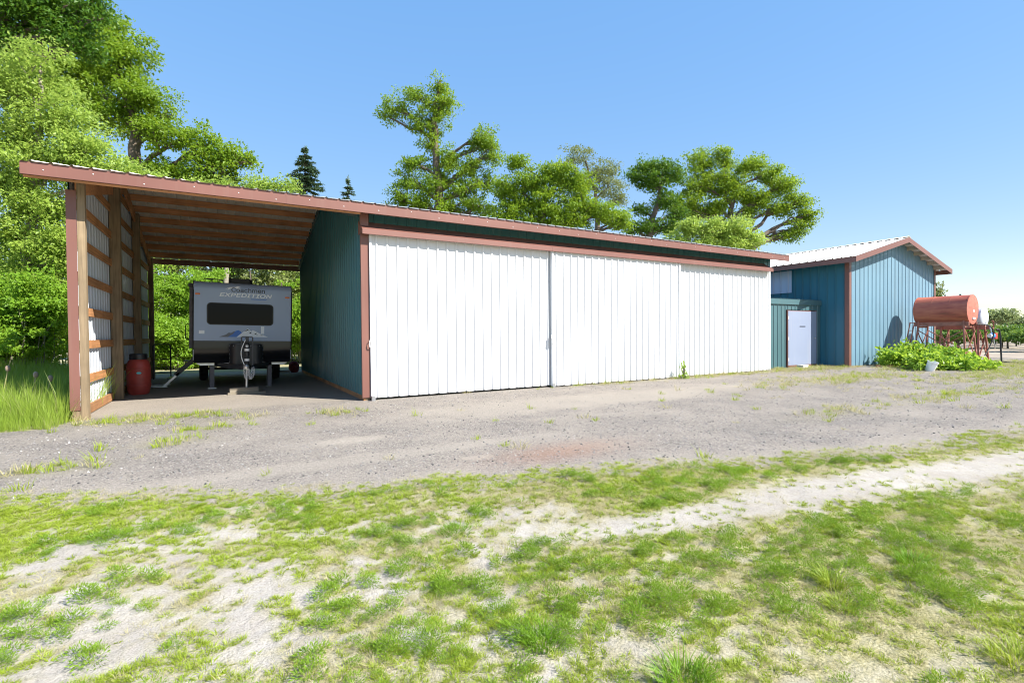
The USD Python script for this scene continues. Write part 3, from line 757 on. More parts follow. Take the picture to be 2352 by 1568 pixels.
def lettering(text, x0, x1, z, h, y, name, m, shear=0.0, bold=False, depth=0.003, ring=None):
    """ring: None = solid letters, else the width of the outline; returns the outline and leaves the fill to ring_fill."""
    t = meshkit.text_mesh(text, h, depth, bold)
    v = np.array(t.vertices); lo, hi = v[:, 0].min(), v[:, 0].max()
    X = x0 + (v[:, 0] - lo) * (x1 - x0) / (hi - lo) + shear * v[:, 1]
    if ring is None:
        MB().add(np.stack([X, y - v[:, 2], z + v[:, 1]], 1), np.array(t.faces)).build(name, m, rv)
        return
    from shapely import union_all
    low = np.abs(v[t.faces][:, :, 2]).max(1) < 1e-6
    flat = np.stack([X, z + v[:, 1]], 1)
    shp = union_all([Polygon(flat[f]) for f in t.faces[low]]).buffer(0.0004)
    inner = shp.buffer(-ring)
    for part, mm, d0, nm in ((shp.difference(inner), m, 0.0, name), (inner, DECAL_G, 0.0006, name + '_fill')):
        mb = MB()
        for g in getattr(part, 'geoms', [part]):
            if g.area > 1e-6:
                mb.prism(g, 'y', y - depth + d0, y)
        mb.build(nm, mm, rv)


lettering('Coachmen', -0.29, 0.46, 2.412, 0.100, -0.001, 'maker_lettering', DECAL_D, 0, True)
lettering('EXPEDITION', -0.545, 0.60, 2.288, 0.088, -0.001, 'model_lettering', DECAL_W, 0.3, True, 0.003, 0.0125)
MB().box(0.14, 0.50, -0.003, 0.0005, 2.235, 2.252).build('blue_pinstripe', DECAL_B, rv)
# the running dog mark over the name
dog = [(-0.42, 2.500), (-0.385, 2.512), (-0.36, 2.535), (-0.345, 2.540), (-0.32, 2.556), (-0.28, 2.560), (-0.23, 2.562), (-0.19, 2.572), (-0.17, 2.590), (-0.145, 2.592), (-0.125, 2.580), (-0.10, 2.572), (-0.105, 2.560), (-0.135, 2.556),
       (-0.15, 2.545), (-0.125, 2.530), (-0.095, 2.515), (-0.11, 2.510), (-0.15, 2.522), (-0.185, 2.535), (-0.23, 2.532), (-0.27, 2.530), (-0.30, 2.520), (-0.335, 2.500), (-0.35, 2.488), (-0.36, 2.493), (-0.335, 2.518), (-0.35, 2.525), (-0.385, 2.505)]
MB().prism([(x * 1.1 + 0.02, z - 0.035) for x, z in dog], 'y', -0.003, 0.001).build('dog_emblem', DECAL_W, rv)
# mountain graphic under the window
MB().prism([(-0.55, 1.285), (-0.40, 1.345), (-0.34, 1.395), (-0.29, 1.385), (-0.22, 1.43), (-0.15, 1.40), (-0.05, 1.285)], 'y', -0.0015, 0.001).build('mountain_graphic', DECAL_G, rv, label='dark grey ridge of the mountain graphic')
MB().prism([(-0.36, 1.285), (-0.25, 1.36), (-0.19, 1.44), (-0.13, 1.455), (-0.08, 1.43), (0.02, 1.285)], 'y', -0.003, -0.0016).build('mountain_graphic', DECAL_B, rv, label='blue ridge of the mountain graphic')
MB().prism([(-0.17, 1.285), (-0.05, 1.39), (0.02, 1.45), (0.075, 1.505), (0.13, 1.46), (0.155, 1.435), (0.19, 1.465), (0.25, 1.435), (0.33, 1.39), (0.42, 1.345), (0.54, 1.285)], 'y', -0.0045, -0.0031).build('mountain_graphic', DECAL_W, rv, label='white peaks of the mountain graphic')
mb = MB()
for P_ in ([(-0.01, 1.42), (0.03, 1.452), (0.075, 1.487), (0.11, 1.45), (0.135, 1.43), (0.08, 1.455), (0.05, 1.44)], [(0.10, 1.38), (0.15, 1.415), (0.165, 1.40), (0.14, 1.375)], [(0.22, 1.36), (0.28, 1.40), (0.26, 1.37), (0.31, 1.345)], [(0.35, 1.345), (0.42, 1.338), (0.40, 1.325)]):
    mb.prism(P_, 'y', -0.006, -0.0046)
mb.build('mountain_lines', DECAL_D, rv)
for x in (-1.0, 0.985):
    mb = MB(); mb.prism([(x + a, 2.325 + b) for a, b in rounded(0.105, 0.042, 0.018, 4)], 'y', -0.022, 0.001); mb.build('marker_light', AMBER, rv)
MB().box(-0.97, -0.855, -0.002, 0.001, 1.36, 1.44).build('sticker', DECAL_W, rv)
MB().box(0.375, 0.45, -0.002, 0.001, 1.37, 1.56).build('sticker', DECAL_W, rv)
# roof gear
mb = MB(); mb.prism(rounded(0.56, 1.0, 0.08), 'z', 0, 0.2); mb.v = [v + [-0.06, 1.6, 2.655] for v in mb.v]; mb.build('roof_unit', DARKM, rv)
mb = MB(); mb.tube([(-0.72, 0.75, 2.66), (-0.72, 0.75, 2.76)], 0.012, 6); mb.tube([(-0.9, 0.75, 2.76), (-0.50, 0.75, 2.775)], 0.012, 6); mb.box(-0.83, -0.6, 0.72, 0.78, 2.765, 2.785); mb.build('aerial', DARKM, rv)
# awning rolled up on the kerb side with its arms
mb = MB(); mb.tube([(-W2 - 0.07, 0.42, 2.56), (-W2 - 0.07, 4.4, 2.56)], 0.06, 12); mb.build('awning_roll', DARKM, rv, 40)
mb = MB(); mb.box(-W2 - 0.10, -W2 - 0.03, 0.44, 0.50, 1.0, 2.5); mb.box(-W2 - 0.10, -W2 - 0.03, 4.3, 4.36, 1.0, 2.5); mb.build('awning_arm', JACKGREY, rv)
mb = MB(); mb.tube([(-W2, 1.55, 1.60), (-W2 - 0.2, 1.55, 1.62), (-W2 - 0.235, 1.55, 1.58), (-W2 - 0.235, 1.55, 1.24), (-W2 - 0.2, 1.55, 1.2), (-W2, 1.55, 1.2)], 0.013, 8); mb.build('grab_handle', BLACKM, rv, 40)
# fold-down steps
st = sub('entry_steps', rv)
for k in range(3):
    f_ = (k + 0.5) / 3
    MB().box(-W2 - 0.08 - 0.17 * k - 0.18, -W2 - 0.08 - 0.17 * k, 1.05, 1.75, 0.66 - 0.22 * k - 0.02, 0.66 - 0.22 * k).build('tread', DARKM, st)
for y in (1.02, 1.78):
    MB().bar((-W2 + 0.02, y, 0.74), (-W2 - 0.42, y, 0.30), 0.03, 0.11).build('stringer', BLACKM, st)
    MB().bar((-W2 - 0.33, y, 0.36), (-W2 - 0.66, y, 0.02), 0.03, 0.05).build('leg', STEEL, st)
    MB().box(-W2 - 0.75, -W2 - 0.58, y - 0.05, y + 0.05, 0.0, 0.018).build('foot', STEEL, st)
# chassis, corner jacks, wheels
mb = MB()
for s in (-1, 1):
    mb.box(s * 0.62 - 0.03, s * 0.62 + 0.03, 0.3, 5.1, 0.52, 0.655)
mb.box(-0.95, 0.95, 0.35, 0.42, 0.56, 0.655)
mb.build('chassis', DARKM, rv)
for s in (-1, 1):
    MB().prism([(0.30, 0.655), (0.30, 0.57), (0.95, 0.57), (1.07, 0.655)] if s > 0 else [(-1.07, 0.655), (-0.95, 0.57), (-0.30, 0.57), (-0.30, 0.655)], 'y', 0.30, 0.33).build('underside_panel', STEEL, rv)
for x in (-0.69, 0.60):
    j = sub('corner_jack', rv)
    MB().box(x - 0.045, x + 0.045, 0.20, 0.26, 0.0, 0.56).build('jack_post', JACKGREY, j)
    MB().box(x - 0.065, x + 0.005, 0.262, 0.29, 0.03, 0.57).build('jack_sleeve', DARKM, j)
    MB().box(x - 0.09, x + 0.09, 0.17, 0.31, -0.005, 0.018).build('jack_foot', STEEL, j)
mb = MB(); mb.tube([(-0.69, 0.32, 0.30), (0.60, 0.32, 0.30)], 0.008, 6); mb.build('jack_brace', STEEL, rv)
for s in (-1, 1):
    w = sub('wheel', rv)
    mb = MB(); mb.lathe([(0.20, -0.10), (0.30, -0.105), (0.335, -0.08), (0.345, 0), (0.335, 0.08), (0.30, 0.105), (0.20, 0.10)], (s * 0.95, 2.9, 0.345), 'x', 28); mb.build('tyre', RUBBER, w, 35)
    mb = MB(); mb.lathe([(0, -0.03), (0.19, -0.04), (0.205, -0.09), (0.205, 0.09), (0.19, 0.04), (0, 0.03)], (s * 0.95, 2.9, 0.345), 'x', 24); mb.build('rim', STEEL, w, 35)
MB().tube([(-0.9, 2.9, 0.345), (0.9, 2.9, 0.345)], 0.035, 8).build('axle', DARKM, rv)
# tongue, gas bottle cover, jack, chain, cable
tg = sub('tongue', rv)
for s in (-1, 1):
    MB().bar((s * 0.62, 0.45, 0.585), (s * 0.045, -1.28, 0.585), 0.06, 0.10).build('tongue_beam', DARKM, tg)
mb = MB(); mb.box(-0.045, 0.045, -1.48, -1.2, 0.56, 0.64); mb.lathe([(0, 0), (0.055, 0.0), (0.062, 0.05), (0.045, 0.085), (0, 0.09)], (0, -1.52, 0.58), 'z', 14); mb.build('coupler', STEEL, tg)
mb = MB()
mb.prism(rounded(0.74, 0.40, 0.19, 8), 'z', 0.64, 1.10); mb.v = [v + [0.03, -0.52, 0] for v in mb.v]; mb.build('gas_bottle_cover', BLACKM, rv, 30)
mb = MB(); mb.prism(rounded(0.66, 0.34, 0.16, 8), 'z', 1.10, 1.125); mb.v = [v + [0.03, -0.52, 0] for v in mb.v]; mb.build('cover_lid', BLACKM, rv, 30)
mb = MB()
for z in np.linspace(0.68, 1.08, 5):
    for x in (-0.325, 0.385):
        mb.tm(trimesh.creation.icosphere(1, 0.011), [[1, 0, 0, x], [0, 1, 0, -0.60], [0, 0, 1, z], [0, 0, 0, 1]])
for x in np.linspace(-0.25, 0.31, 4):
    mb.tm(trimesh.creation.icosphere(1, 0.011), [[1, 0, 0, x], [0, 1, 0, -0.722], [0, 0, 1, 1.08], [0, 0, 0, 1]])
mb.build('cover_rivets', STEEL, rv)
jk = sub('tongue_jack', rv)
mb = MB(); mb.tube([(0.015, -1.38, 0.145), (0.015, -1.38, 0.62)], 0.028, 12); mb.build('jack_tube', STEEL, jk, 40)
mb = MB(); mb.lathe([(0, 0.64), (0.045, 0.64), (0.045, 0.72), (0.03, 0.74), (0.03, 0.84), (0.05, 0.86), (0.05, 0.95), (0.033, 0.97), (0.033, 1.02), (0.055, 1.04), (0.055, 1.13), (0.03, 1.15), (0.03, 1.22), (0, 1.22)], (0.015, -1.38, 0), 'z', 16); mb.build('jack_housing', BLACKM, jk, 30)
for z in (0.74, 0.97, 1.05):
    mb = MB(); mb.lathe([(0.0, z), (0.0505, z), (0.0505, z + 0.055), (0, z + 0.055)], (0.015, -1.385, 0), 'z', 14); mb.build('white_band', WHITEP, jk)
mb = MB(); mb.box(0.015 - 0.11, 0.015 + 0.11, -1.40, -1.36, 1.285, 1.305); mb.box(-0.11, -0.085, -1.40, -1.36, 0.70, 1.285); mb.box(0.115, 0.14, -1.40, -1.36, 0.64, 1.285); mb.box(-0.02, 0.05, -1.41, -1.35, 1.2, 1.305); mb.build('jack_bracket', DARKM, jk)
mb = MB(); tt = np.linspace(0, 1, 18)
mb.tube(np.stack([-0.02 - 0.085 * np.sin(tt * np.pi), -1.46 + 0 * tt, 1.22 - 0.60 * tt], 1), 0.009, 6); mb.build('breakaway_cable', WHITEP, rv, 40)


def chain(pts, n, r=0.006, L=0.045):
    pts = np.asarray(pts, float)
    dd = np.r_[0, np.cumsum(np.linalg.norm(np.diff(pts, axis=0), axis=1))]
    mb = MB()
    for k in range(n):
        s = dd[-1] * (k + 0.5) / n
        c = np.array([np.interp(s, dd, pts[:, a]) for a in range(3)])
        t = np.array([np.interp(s + 0.01, dd, pts[:, a]) - np.interp(s - 0.01, dd, pts[:, a]) for a in range(3)]); t /= np.linalg.norm(t)
        u = np.cross(t, (0, 1, 0) if k % 2 else (1, 0.3, 0)); u /= np.linalg.norm(u) + 1e-9
        a = np.linspace(0, 2 * np.pi, 11)
        mb.tube([c + t * math.cos(q) * L / 2 + u * math.sin(q) * L * 0.36 for q in a], r, 5, False)
    return mb


for x0, dx in ((-0.07, 1), (0.10, -1)):
    tt = np.linspace(0, 1, 16)
    chain(np.stack([x0 + dx * 0.10 * tt * 0.8 + 0.02, -1.47 + 0 * tt, 0.60 - 0.24 * np.sin(tt * np.pi) - 0.04 * tt], 1), 13).build('safety_chain', STEEL, rv)
chain([(0.15, -1.47, 0.62), (0.16, -1.47, 0.45), (0.10, -1.47, 0.33), (0.06, -1.47, 0.42), (0.05, -1.47, 0.58)], 13).build('safety_chain', STEEL, rv)

single(MB().box(0.05, 0.80, 12.66, 12.96, 0.0, 0.045), 'base_plank', DULLWOOD, 'flat grey plank on the gravel, bottom piece under the trailer jack', 'plank')
single(MB().box(0.09, 0.66, 12.70, 12.93, 0.046, 0.145), 'timber_block', DULLWOOD, 'short thick timber carrying the foot of the trailer jack', 'timber')

# ------------------------------------------------------------------ barrel and bits in the carport
br = thing('barrel', 'red plastic barrel with a black screw lid beside the second carport post', 'barrel', (-1.70, 14.05, 0))
pf = [(0, 0.0), (0.20, 0.0), (0.235, 0.03), (0.265, 0.12), (0.275, 0.20), (0.283, 0.205), (0.283, 0.235), (0.275, 0.24), (0.283, 0.42), (0.28, 0.55), (0.275, 0.585), (0.283, 0.59), (0.283, 0.62), (0.275, 0.625), (0.262, 0.70), (0.235, 0.765), (0.195, 0.80), (0.19, 0.83), (0, 0.83)]
MB().lathe([(r * 0.82, z) for r, z in pf], seg=40).build('drum', PLASTIC_RED, br, 35)
lid = [(0, 0.80), (0.205, 0.80), (0.21, 0.82), (0.21, 0.90), (0.20, 0.925), (0.17, 0.93), (0.165, 0.91), (0, 0.91)]
MB().lathe([(r * 0.82, z) for r, z in lid], seg=40).build('screw_lid', BLACKM, br, 35)
mb = MB(); mb.lathe([(0, -0.0), (0.045, 0.0), (0.045, 0.006), (0, 0.006)], (0, 0, 0), 'y', 16); mb.v = [v * [1, 1, 0.55] + [0.03, -0.2335, 0.50] for v in mb.v]; mb.build('sticker', mat('cyan_sticker', (0.1, 0.55, 0.6), 0.4), br)
fr = thing('pipe_rack', 'black tubular rack standing behind the barrel near the last post', 'rack', (-1.90, 18.75, 0))
mb = MB(); mb.tube([(0.0, 0, 0), (0.0, 0, 1.04), (0.03, 0, 1.08), (0.40, 0, 1.08), (0.44, 0, 1.04), (0.44, 0, 0)], 0.02, 8); mb.build('hoop', BLACKM, fr, 40)
for z in (0.62, 0.36, 0.19):
    MB().tube([(0.0, 0, z), (0.44, 0, z)], 0.014, 8).build('crossbar', BLACKM, fr)
mb = MB(); mb.lathe([(0, 0.0), (0.19, 0.0), (0.22, 0.03), (0.20, 0.035), (0.17, 0.015), (0, 0.015)], (-1.53, 15.87, 0.005), 'z', 24)
single(mb, 'plastic_lid', WHITEP, 'white plastic dish lying on the carport floor near the trailer steps', 'dish', smooth=35)
pl = thing('red_bag', 'small dark red bag slumped at the foot of the divider wall', 'bag', (2.15, 19.3, 0))
m = trimesh.creation.icosphere(3, 0.17); v = np.array(m.vertices); v *= [1.0, 0.8, 1.25]; v *= (0.8 + 0.45 * meshkit.fbm(v * 9 + 5, 3, 2))[:, None]; v[:, 2] = np.maximum(v[:, 2] + 0.19, 0)
MB().add(v, m.faces).build('bag_body', mat('dark_red_fabric', (0.16, 0.02, 0.02), 0.8, 0.3, 8), pl, 50)
mb = MB(); mb.tube([(-0.07, 0, 0.36), (-0.05, 0, 0.46), (0.05, 0, 0.46), (0.07, 0, 0.36)], 0.012, 6); mb.build('bag_strap', DARKM, pl)
single(MB().box(1.55, 2.0, 19.2, 19.5, 0.0, 0.09), 'short_plank', GREYWOOD, 'short grey plank on the ground beside the dark red bag', 'plank')

# ------------------------------------------------------------------ fuel tanks on stands
TX, TY0, TY1, TZ, TR = 23.75, 7.22, 8.82, 2.06, 0.535
tk = thing('fuel_tank', 'big rusty red fuel tank raised on a red steel stand in front of the gable', 'tank', (TX, TY0, 0))
L = TY1 - TY0
mb = MB(); mb.lathe([(TR, 0.0), (TR, L)], (0, 0, TZ), 'y', 48); mb.build('tank_shell', TANKRED, tk, 40)
mb = MB(); mb.lathe([(TR + 0.008, -0.012), (TR + 0.008, 0.025), (TR, 0.025)], (0, 0, TZ), 'y', 48); mb.build('end_rim', TANKRED, tk, 40)
mb = MB(); mb.lathe([(TR, L - 0.026), (TR + 0.008, L - 0.025), (TR + 0.008, L + 0.012)], (0, 0, TZ), 'y', 48); mb.build('end_rim', TANKRED, tk, 40)
mb = MB(); mb.lathe([(0, -0.045), (0.25, -0.04), (0.42, -0.022), (TR + 0.007, -0.008)], (0, 0, TZ), 'y', 48); mb.build('tank_end', TANKEND, tk, 40)
mb = MB(); mb.lathe([(TR, L + 0.01), (0.42, L + 0.03), (0, L + 0.05)], (0, 0, TZ), 'y', 48); mb.build('tank_end', TANKRED, tk, 40)
for zc, w, dx in ((TZ - 0.06, 0.11, -0.02), (TZ - 0.33, 0.2, 0.0)):
    MB().box(dx - w / 2, dx + w / 2, -0.052, -0.046 + 0.02, zc - 0.035, zc + 0.035).build('sticker', DECAL_W, tk)
for y, r, h in ((0.35, 0.03, 0.05), (1.15, 0.03, 0.03), (0.8, 0.022, 0.06)):
    MB().tube([(0, y, TZ + TR - 0.02), (0, y, TZ + TR + h)], r, 10).build('filler_cap', DARKM, tk)
for y in (0.53, 1.07):
    mb = MB(); mb.lathe([(TR - 0.001, y - 0.012), (TR + 0.004, y - 0.006), (TR + 0.004, y + 0.006), (TR - 0.001, y + 0.012)], (0, 0, TZ), 'y', 48); mb.build('weld_seam', TANKRED, tk, 40)
# stand: four splayed legs, cradle beams, cross braces
zc = TZ - TR + 0.12
legs = [(-0.40, 0.12), (0.40, 0.12), (-0.40, L - 0.12), (0.40, L - 0.12)]
for x, y in legs:
    s = 1 if x > 0 else -1; t = 1 if y > L / 2 else -1
    MB().bar((x, y, zc), (x + s * 0.16, y + t * 0.10, -0.03), 0.048, 0.048, (0, 1, 0)).build('leg', RUST, tk)
for x in (-0.36, 0.36):
    MB().box(x - 0.03, x + 0.03, -0.02, L + 0.02, TZ - TR + 0.0 - 0.06, TZ - TR + 0.085).build('cradle_beam', RUST, tk)
for y in (0.12, L - 0.12):
    MB().box(-0.42, 0.42, y - 0.025, y + 0.025, TZ - TR - 0.12, TZ - TR - 0.065).build('cross_beam', RUST, tk)
br_ = []
for s in (-1, 1):
    br_ += [((s * 0.43, 0.10, 1.32), (s * 0.53, L - 0.02, 0.30)), ((s * 0.44, L - 0.10, 1.32), (s * 0.54, 0.02, 0.30))]
for y in (0.08, L - 0.08):
    br_ += [((-0.42, y, 1.30), (0.53, y, 0.32)), ((0.42, y - 0.04, 1.30), (-0.53, y - 0.04, 0.32))]
for p, q in br_:
    MB().bar(p, q, 0.028, 0.028).build('brace', RUST, tk)
ld = sub('ladder', tk)
for x in (-0.92, -0.56):
    MB().bar((x, L - 0.05, 1.62), (x - 0.06, L + 0.2, 0.0), 0.035, 0.035).build('rail', RUST, ld)
for z in (0.25, 0.6, 0.95, 1.3, 1.6):
    t = (1.62 - z) / 1.62
    MB().bar((-0.92 - 0.06 * t, L - 0.05 + 0.25 * t, z), (-0.56 - 0.06 * t, L - 0.05 + 0.25 * t, z), 0.025, 0.025).build('rung', RUST, ld)

T2X, T2Y, T2Z, T2R = 25.2, 7.30, 1.78, 0.37
t2 = thing('small_fuel_tank', 'smaller pale grey tank on a stand just behind the red fuel tank', 'tank', (T2X, T2Y, 0))
mb = MB(); mb.lathe([(0, -0.05), (0.2, -0.045), (0.33, -0.02), (T2R, 0.02), (T2R, 1.28), (0.33, 1.33), (0, 1.35)], (0, 0, T2Z), 'y', 36); mb.build('tank_shell', TANKGREY, t2, 35)
for z, w, h in ((0.10, 0.12, 0.13), (-0.16, 0.10, 0.10)):
    MB().box(-w / 2 - 0.02, w / 2 - 0.02, -0.057, -0.03, T2Z + z - h / 2, T2Z + z + h / 2).build('sticker', DECAL_W, t2)
for x, y in ((-0.3, 0.1), (0.3, 0.1), (-0.3, 1.2), (0.3, 1.2)):
    s = 1 if x > 0 else -1; t = 1 if y > 0.6 else -1
    MB().bar((x, y, T2Z - T2R + 0.14), (x + s * 0.22, y + t * 0.08, -0.03), 0.055, 0.055, (0, 1, 0)).build('leg', RUST, t2)
for x in (-0.28, 0.28):
    MB().box(x - 0.03, x + 0.03, -0.1, 1.4, T2Z - T2R - 0.09, T2Z - T2R + 0.08).build('cradle_beam', RUST, t2)
for y in (0.06, 1.24):
    MB().bar((-0.30, y, 1.25), (0.46, y, 0.28), 0.035, 0.035).build('brace', RUST, t2)
    MB().bar((0.30, y - 0.04, 1.25), (-0.46, y - 0.04, 0.28), 0.035, 0.035).build('brace', RUST, t2)
mb = MB(); mb.tube([(0.30, -0.08, 1.36), (0.62, -0.08, 1.36), (0.62, -0.08, 1.62), (0.46, -0.08, 1.66)], 0.025, 8); mb.build('guard_rail', RUST, t2)
pu = thing('fuel_pump', 'small blue and red fuel pump hanging from the grey tank stand', 'pump', (T2X + 0.1, T2Y - 0.17, 1.08))
mb = MB(); mb.lathe([(0, -0.1), (0.09, -0.09), (0.10, 0), (0.10, 0.10), (0, 0.11)], (0, 0, 0), 'x', 18); mb.build('pump_motor', PUMPBLUE, pu, 35)
mb = MB(); mb.box(0.13, 0.33, -0.08, 0.08, -0.12, 0.10); mb.build('pump_head', PUMPRED, pu)
mb = MB(); mb.lathe([(0, -0.05), (0.07, -0.05), (0.07, 0.05), (0, 0.05)], (-0.17, 0, 0), 'x', 16); mb.build('filter_cup', WHITEP, pu, 35)
mb = MB(); mb.tube([(0.23, 0, -0.12), (0.26, -0.02, -0.35), (0.30, -0.02, -0.5)], 0.018, 8); mb.tube([(0.0, 0, 0.10), (0.0, 0.05, 0.35)], 0.02, 8); mb.build('pump_pipe', STEEL, pu)
tt = np.linspace(0, 1, 30)[:, None]


def bez(*P):
    P = np.asarray(P, float); n = len(P) - 1
    return sum(math.comb(n, k) * (1 - tt) ** (n - k) * tt ** k * P[k] for k in range(n + 1))


mb = MB()
mb.tube(np.vstack([bez((25.8, 7.12, 1.30), (26.15, 7.1, 1.45), (26.1, 7.1, 0.9), (26.05, 7.05, 0.1)), bez((26.05, 7.05, 0.08), (26.05, 6.9, 0.03), (26.4, 6.5, 0.03), (26.9, 6.1, 0.03))[1:]]), 0.028, 8)
single(mb, 'fuel_hose', HOSE, 'black rubber hose hanging from the pump and trailing on the ground', 'hose', smooth=40)
mb = MB(); mb.tube(bez((23.95, 7.15, 1.5), (25.3, 6.9, 1.6), (25.2, 7.0, 1.0), (24.55, 7.1, 0.35)), 0.022, 8)
single(mb, 'fuel_hose', HOSE, 'thin black hose looping from the red tank down to its stand', 'hose', smooth=40)
bk = thing('bucket', 'white plastic bucket lying in the green weeds below the red tank', 'bucket', (19.55, 7.0, 0.0), (16, -12, 30))
mb = MB(); mb.lathe([(0, 0), (0.12, 0.0), (0.14, 0.30), (0.15, 0.30), (0.15, 0.33), (0.134, 0.33), (0.115, 0.02), (0, 0.02)], seg=28); mb.build('pail', WHITEP, bk, 35)
mb = MB(); mb.tube([(0.15 * math.cos(a), 0.02 + 0.05 * math.sin(a), 0.31 - 0.17 * math.sin(a)) for a in np.linspace(0, math.pi, 14)], 0.004, 5); mb.build('bail', STEEL, bk)
for k, (x, y, a, lab) in enumerate(((20.3, 8.75, 0.3, 'larger chip'), (20.75, 8.55, 1.2, 'smaller chip'))):
    m = trimesh.creation.box((0.24 - 0.08 * k, 0.12, 0.07)); c_, s_ = math.cos(a), math.sin(a)
    single(MB().tm(m, [[c_, -s_, 0, x], [s_, c_, 0, y], [0, 0, 1, 0.04], [0, 0, 0, 1]]), 'brick_fragment', BRICKRED, ('broken orange brick on the gravel by the gable corner, the larger piece' if k == 0 else 'broken orange brick next to the weeds, the smaller piece'), 'brick')

# ------------------------------------------------------------------ foliage
def leaves(c, d, n, L, Wd, fold=0.25):
    """Leaf-shaped faces at c, pointing along d with normal n."""
    d = d / (np.linalg.norm(d, axis=1, keepdims=True) + 1e-9)
    s = np.cross(n, d); s /= np.linalg.norm(s, axis=1, keepdims=True) + 1e-9
    n = np.cross(d, s)
    L = np.broadcast_to(L, (len(c),))[:, None]; Wd = np.broadcast_to(Wd, (len(c),))[:, None]
    v = np.stack([c, c + d * L * 0.45 + s * Wd * 0.5 + n * Wd * fold, c + d * L, c + d * L * 0.45 - s * Wd * 0.5 + n * Wd * fold], 1).reshape(-1, 3)
    k = np.arange(len(c))[:, None] * 4
    f = np.vstack([k + [0, 1, 2], k + [0, 2, 3]])
    return v, f


def cloud(rg, blobs, clumps, per, clump_r, leaf, up=0.55, shell=2.2, flat=0.6):
    """Leaves in clumps spread through ellipsoids (centre, radii). Returns mesh arrays and the clump centres of every blob."""
    V, F, n, cents = [], [], 0, []
    vols = np.array([np.prod(np.cbrt(b[1])) ** 2 for b in blobs]); share = vols / vols.sum()
    for (c, r), sh in zip(blobs, share):
        k = max(3, int(clumps * sh))
        u = rg.normal(size=(k, 3)); u /= np.linalg.norm(u, axis=1, keepdims=True)
        q = u * (rg.random((k, 1)) ** (1 / shell)) * (0.60 + 0.68 * rg.random((k, 1)))
        cc = np.asarray(c) + q * np.asarray(r)
        cents.append(cc)
        m = np.maximum(4, (per * (0.4 + 1.2 * rg.random(k))).astype(int))
        idx = np.repeat(np.arange(k), m)
        cr = clump_r * (0.6 + 0.8 * rg.random(k))[idx][:, None]
        off = rg.normal(size=(len(idx), 3)); off *= (1.7 * rg.random((len(idx), 1)) ** 0.5) / (np.linalg.norm(off, axis=1, keepdims=True) + 1e-9); off = off * cr * [1, 1, flat]
        p = cc[idx] + off
        outw = q[idx] + off / cr * 0.5
        d = outw * 0.5 + rg.normal(size=p.shape) * 0.7 + [0, 0, -0.25]
        nn = rg.normal(size=p.shape) * 0.75 + [0, 0, up] + outw * 0.45 + SUN * 0.25
        sz = leaf * (0.6 + 0.8 * rg.random(len(idx)))
        v, f = leaves(p, d, nn, sz, sz * 0.62)
        V.append(v); F.append(f + n); n += len(v)
    return np.vstack(V), np.vstack(F), cents


def limb(mb, rg, p, q, r0, r1, sag=0.12, n=7, sides=6):
    p, q = np.asarray(p, float), np.asarray(q, float)
    t = np.linspace(0, 1, n)[:, None]
    L = np.linalg.norm(q - p)
    w = rg.normal(size=(n, 3)) * L * 0.035; w[0] = 0; w[-1] = 0
    pts = p + (q - p) * t + w + np.array([0, 0, 1]) * (sag * L * np.sin(t * np.pi)) * 0.5
    mb.tube(pts, np.linspace(r0, r1, n), sides, False)
    return pts


def tree(name, label, cat, base, trunk_pts, blobs, leafm, barkm, rg, clumps=260, per=42, clump_r=0.55, leaf=0.22, r0=0.35, group=None, twigs=5, shell=2.2, local=True):
    base = np.asarray(base, float)
    t = thing(name, label, cat, base, group=group)
    T = np.asarray(trunk_pts, float) - base
    B = [(np.asarray(c, float) - base, np.asarray(r, float)) for c, r in blobs]
    mb = MB()
    tp = []
    for a, b in zip(T[:-1], T[1:]):
        for s in np.linspace(0, 1, 5)[:-1]:
            tp.append(a + (b - a) * s)
    tp.append(T[-1]); tp = np.array(tp)
    tp[1:-1] += rg.normal(size=tp[1:-1].shape) * [0.12, 0.12, 0] * r0 * 2
    rad = np.linspace(1, 0.22, len(tp)) * r0; rad[0] *= 1.35
    mb.tube(tp, rad, 9, False)
    mb.build('trunk', barkm, t, True)
    V, F, cents = cloud(rg, B, clumps, per, clump_r, leaf, shell=shell)
    br = MB()
    for (c, r), cc in zip(B, cents):
        h = np.clip(c[2] - 0.45 * np.linalg.norm(c[:2] - np.interp(c[2], tp[:, 2], tp[:, 0]) * np.array([1, 0]) - np.interp(c[2], tp[:, 2], tp[:, 1]) * np.array([0, 1])) - r[2] * 0.4, tp[-1][2] * 0.18, tp[-1][2])
        k = np.argmin(abs(tp[:, 2] - h))
        rr = rad[k] * 0.55
        pts = limb(br, rg, tp[k], c, rr, rr * 0.4)
        for q in cc[rg.permutation(len(cc))[:twigs]]:
            j = rg.integers(3, 7)
            limb(br, rg, pts[j], q, rr * 0.35, 0.012, n=5, sides=4)
    br.build('branches', barkm, t, True)
    MB().add(V, F).build('crown', leafm, t)
    return t


def pb(px, py, fwd, rx, ry, rd=None):
    """An ellipsoid of foliage surveyed off the photograph: centre and radii in pixels at a distance."""
    s = fwd / FPX
    c = at(px, py, fwd)
    rad = np.array([rx, (rd if rd else 0.5 * (rx + ry)), ry]) * s
    return c, rad


def ground_at(px, fwd):
    p = at(px, 770, fwd); p[2] = 0
    return p


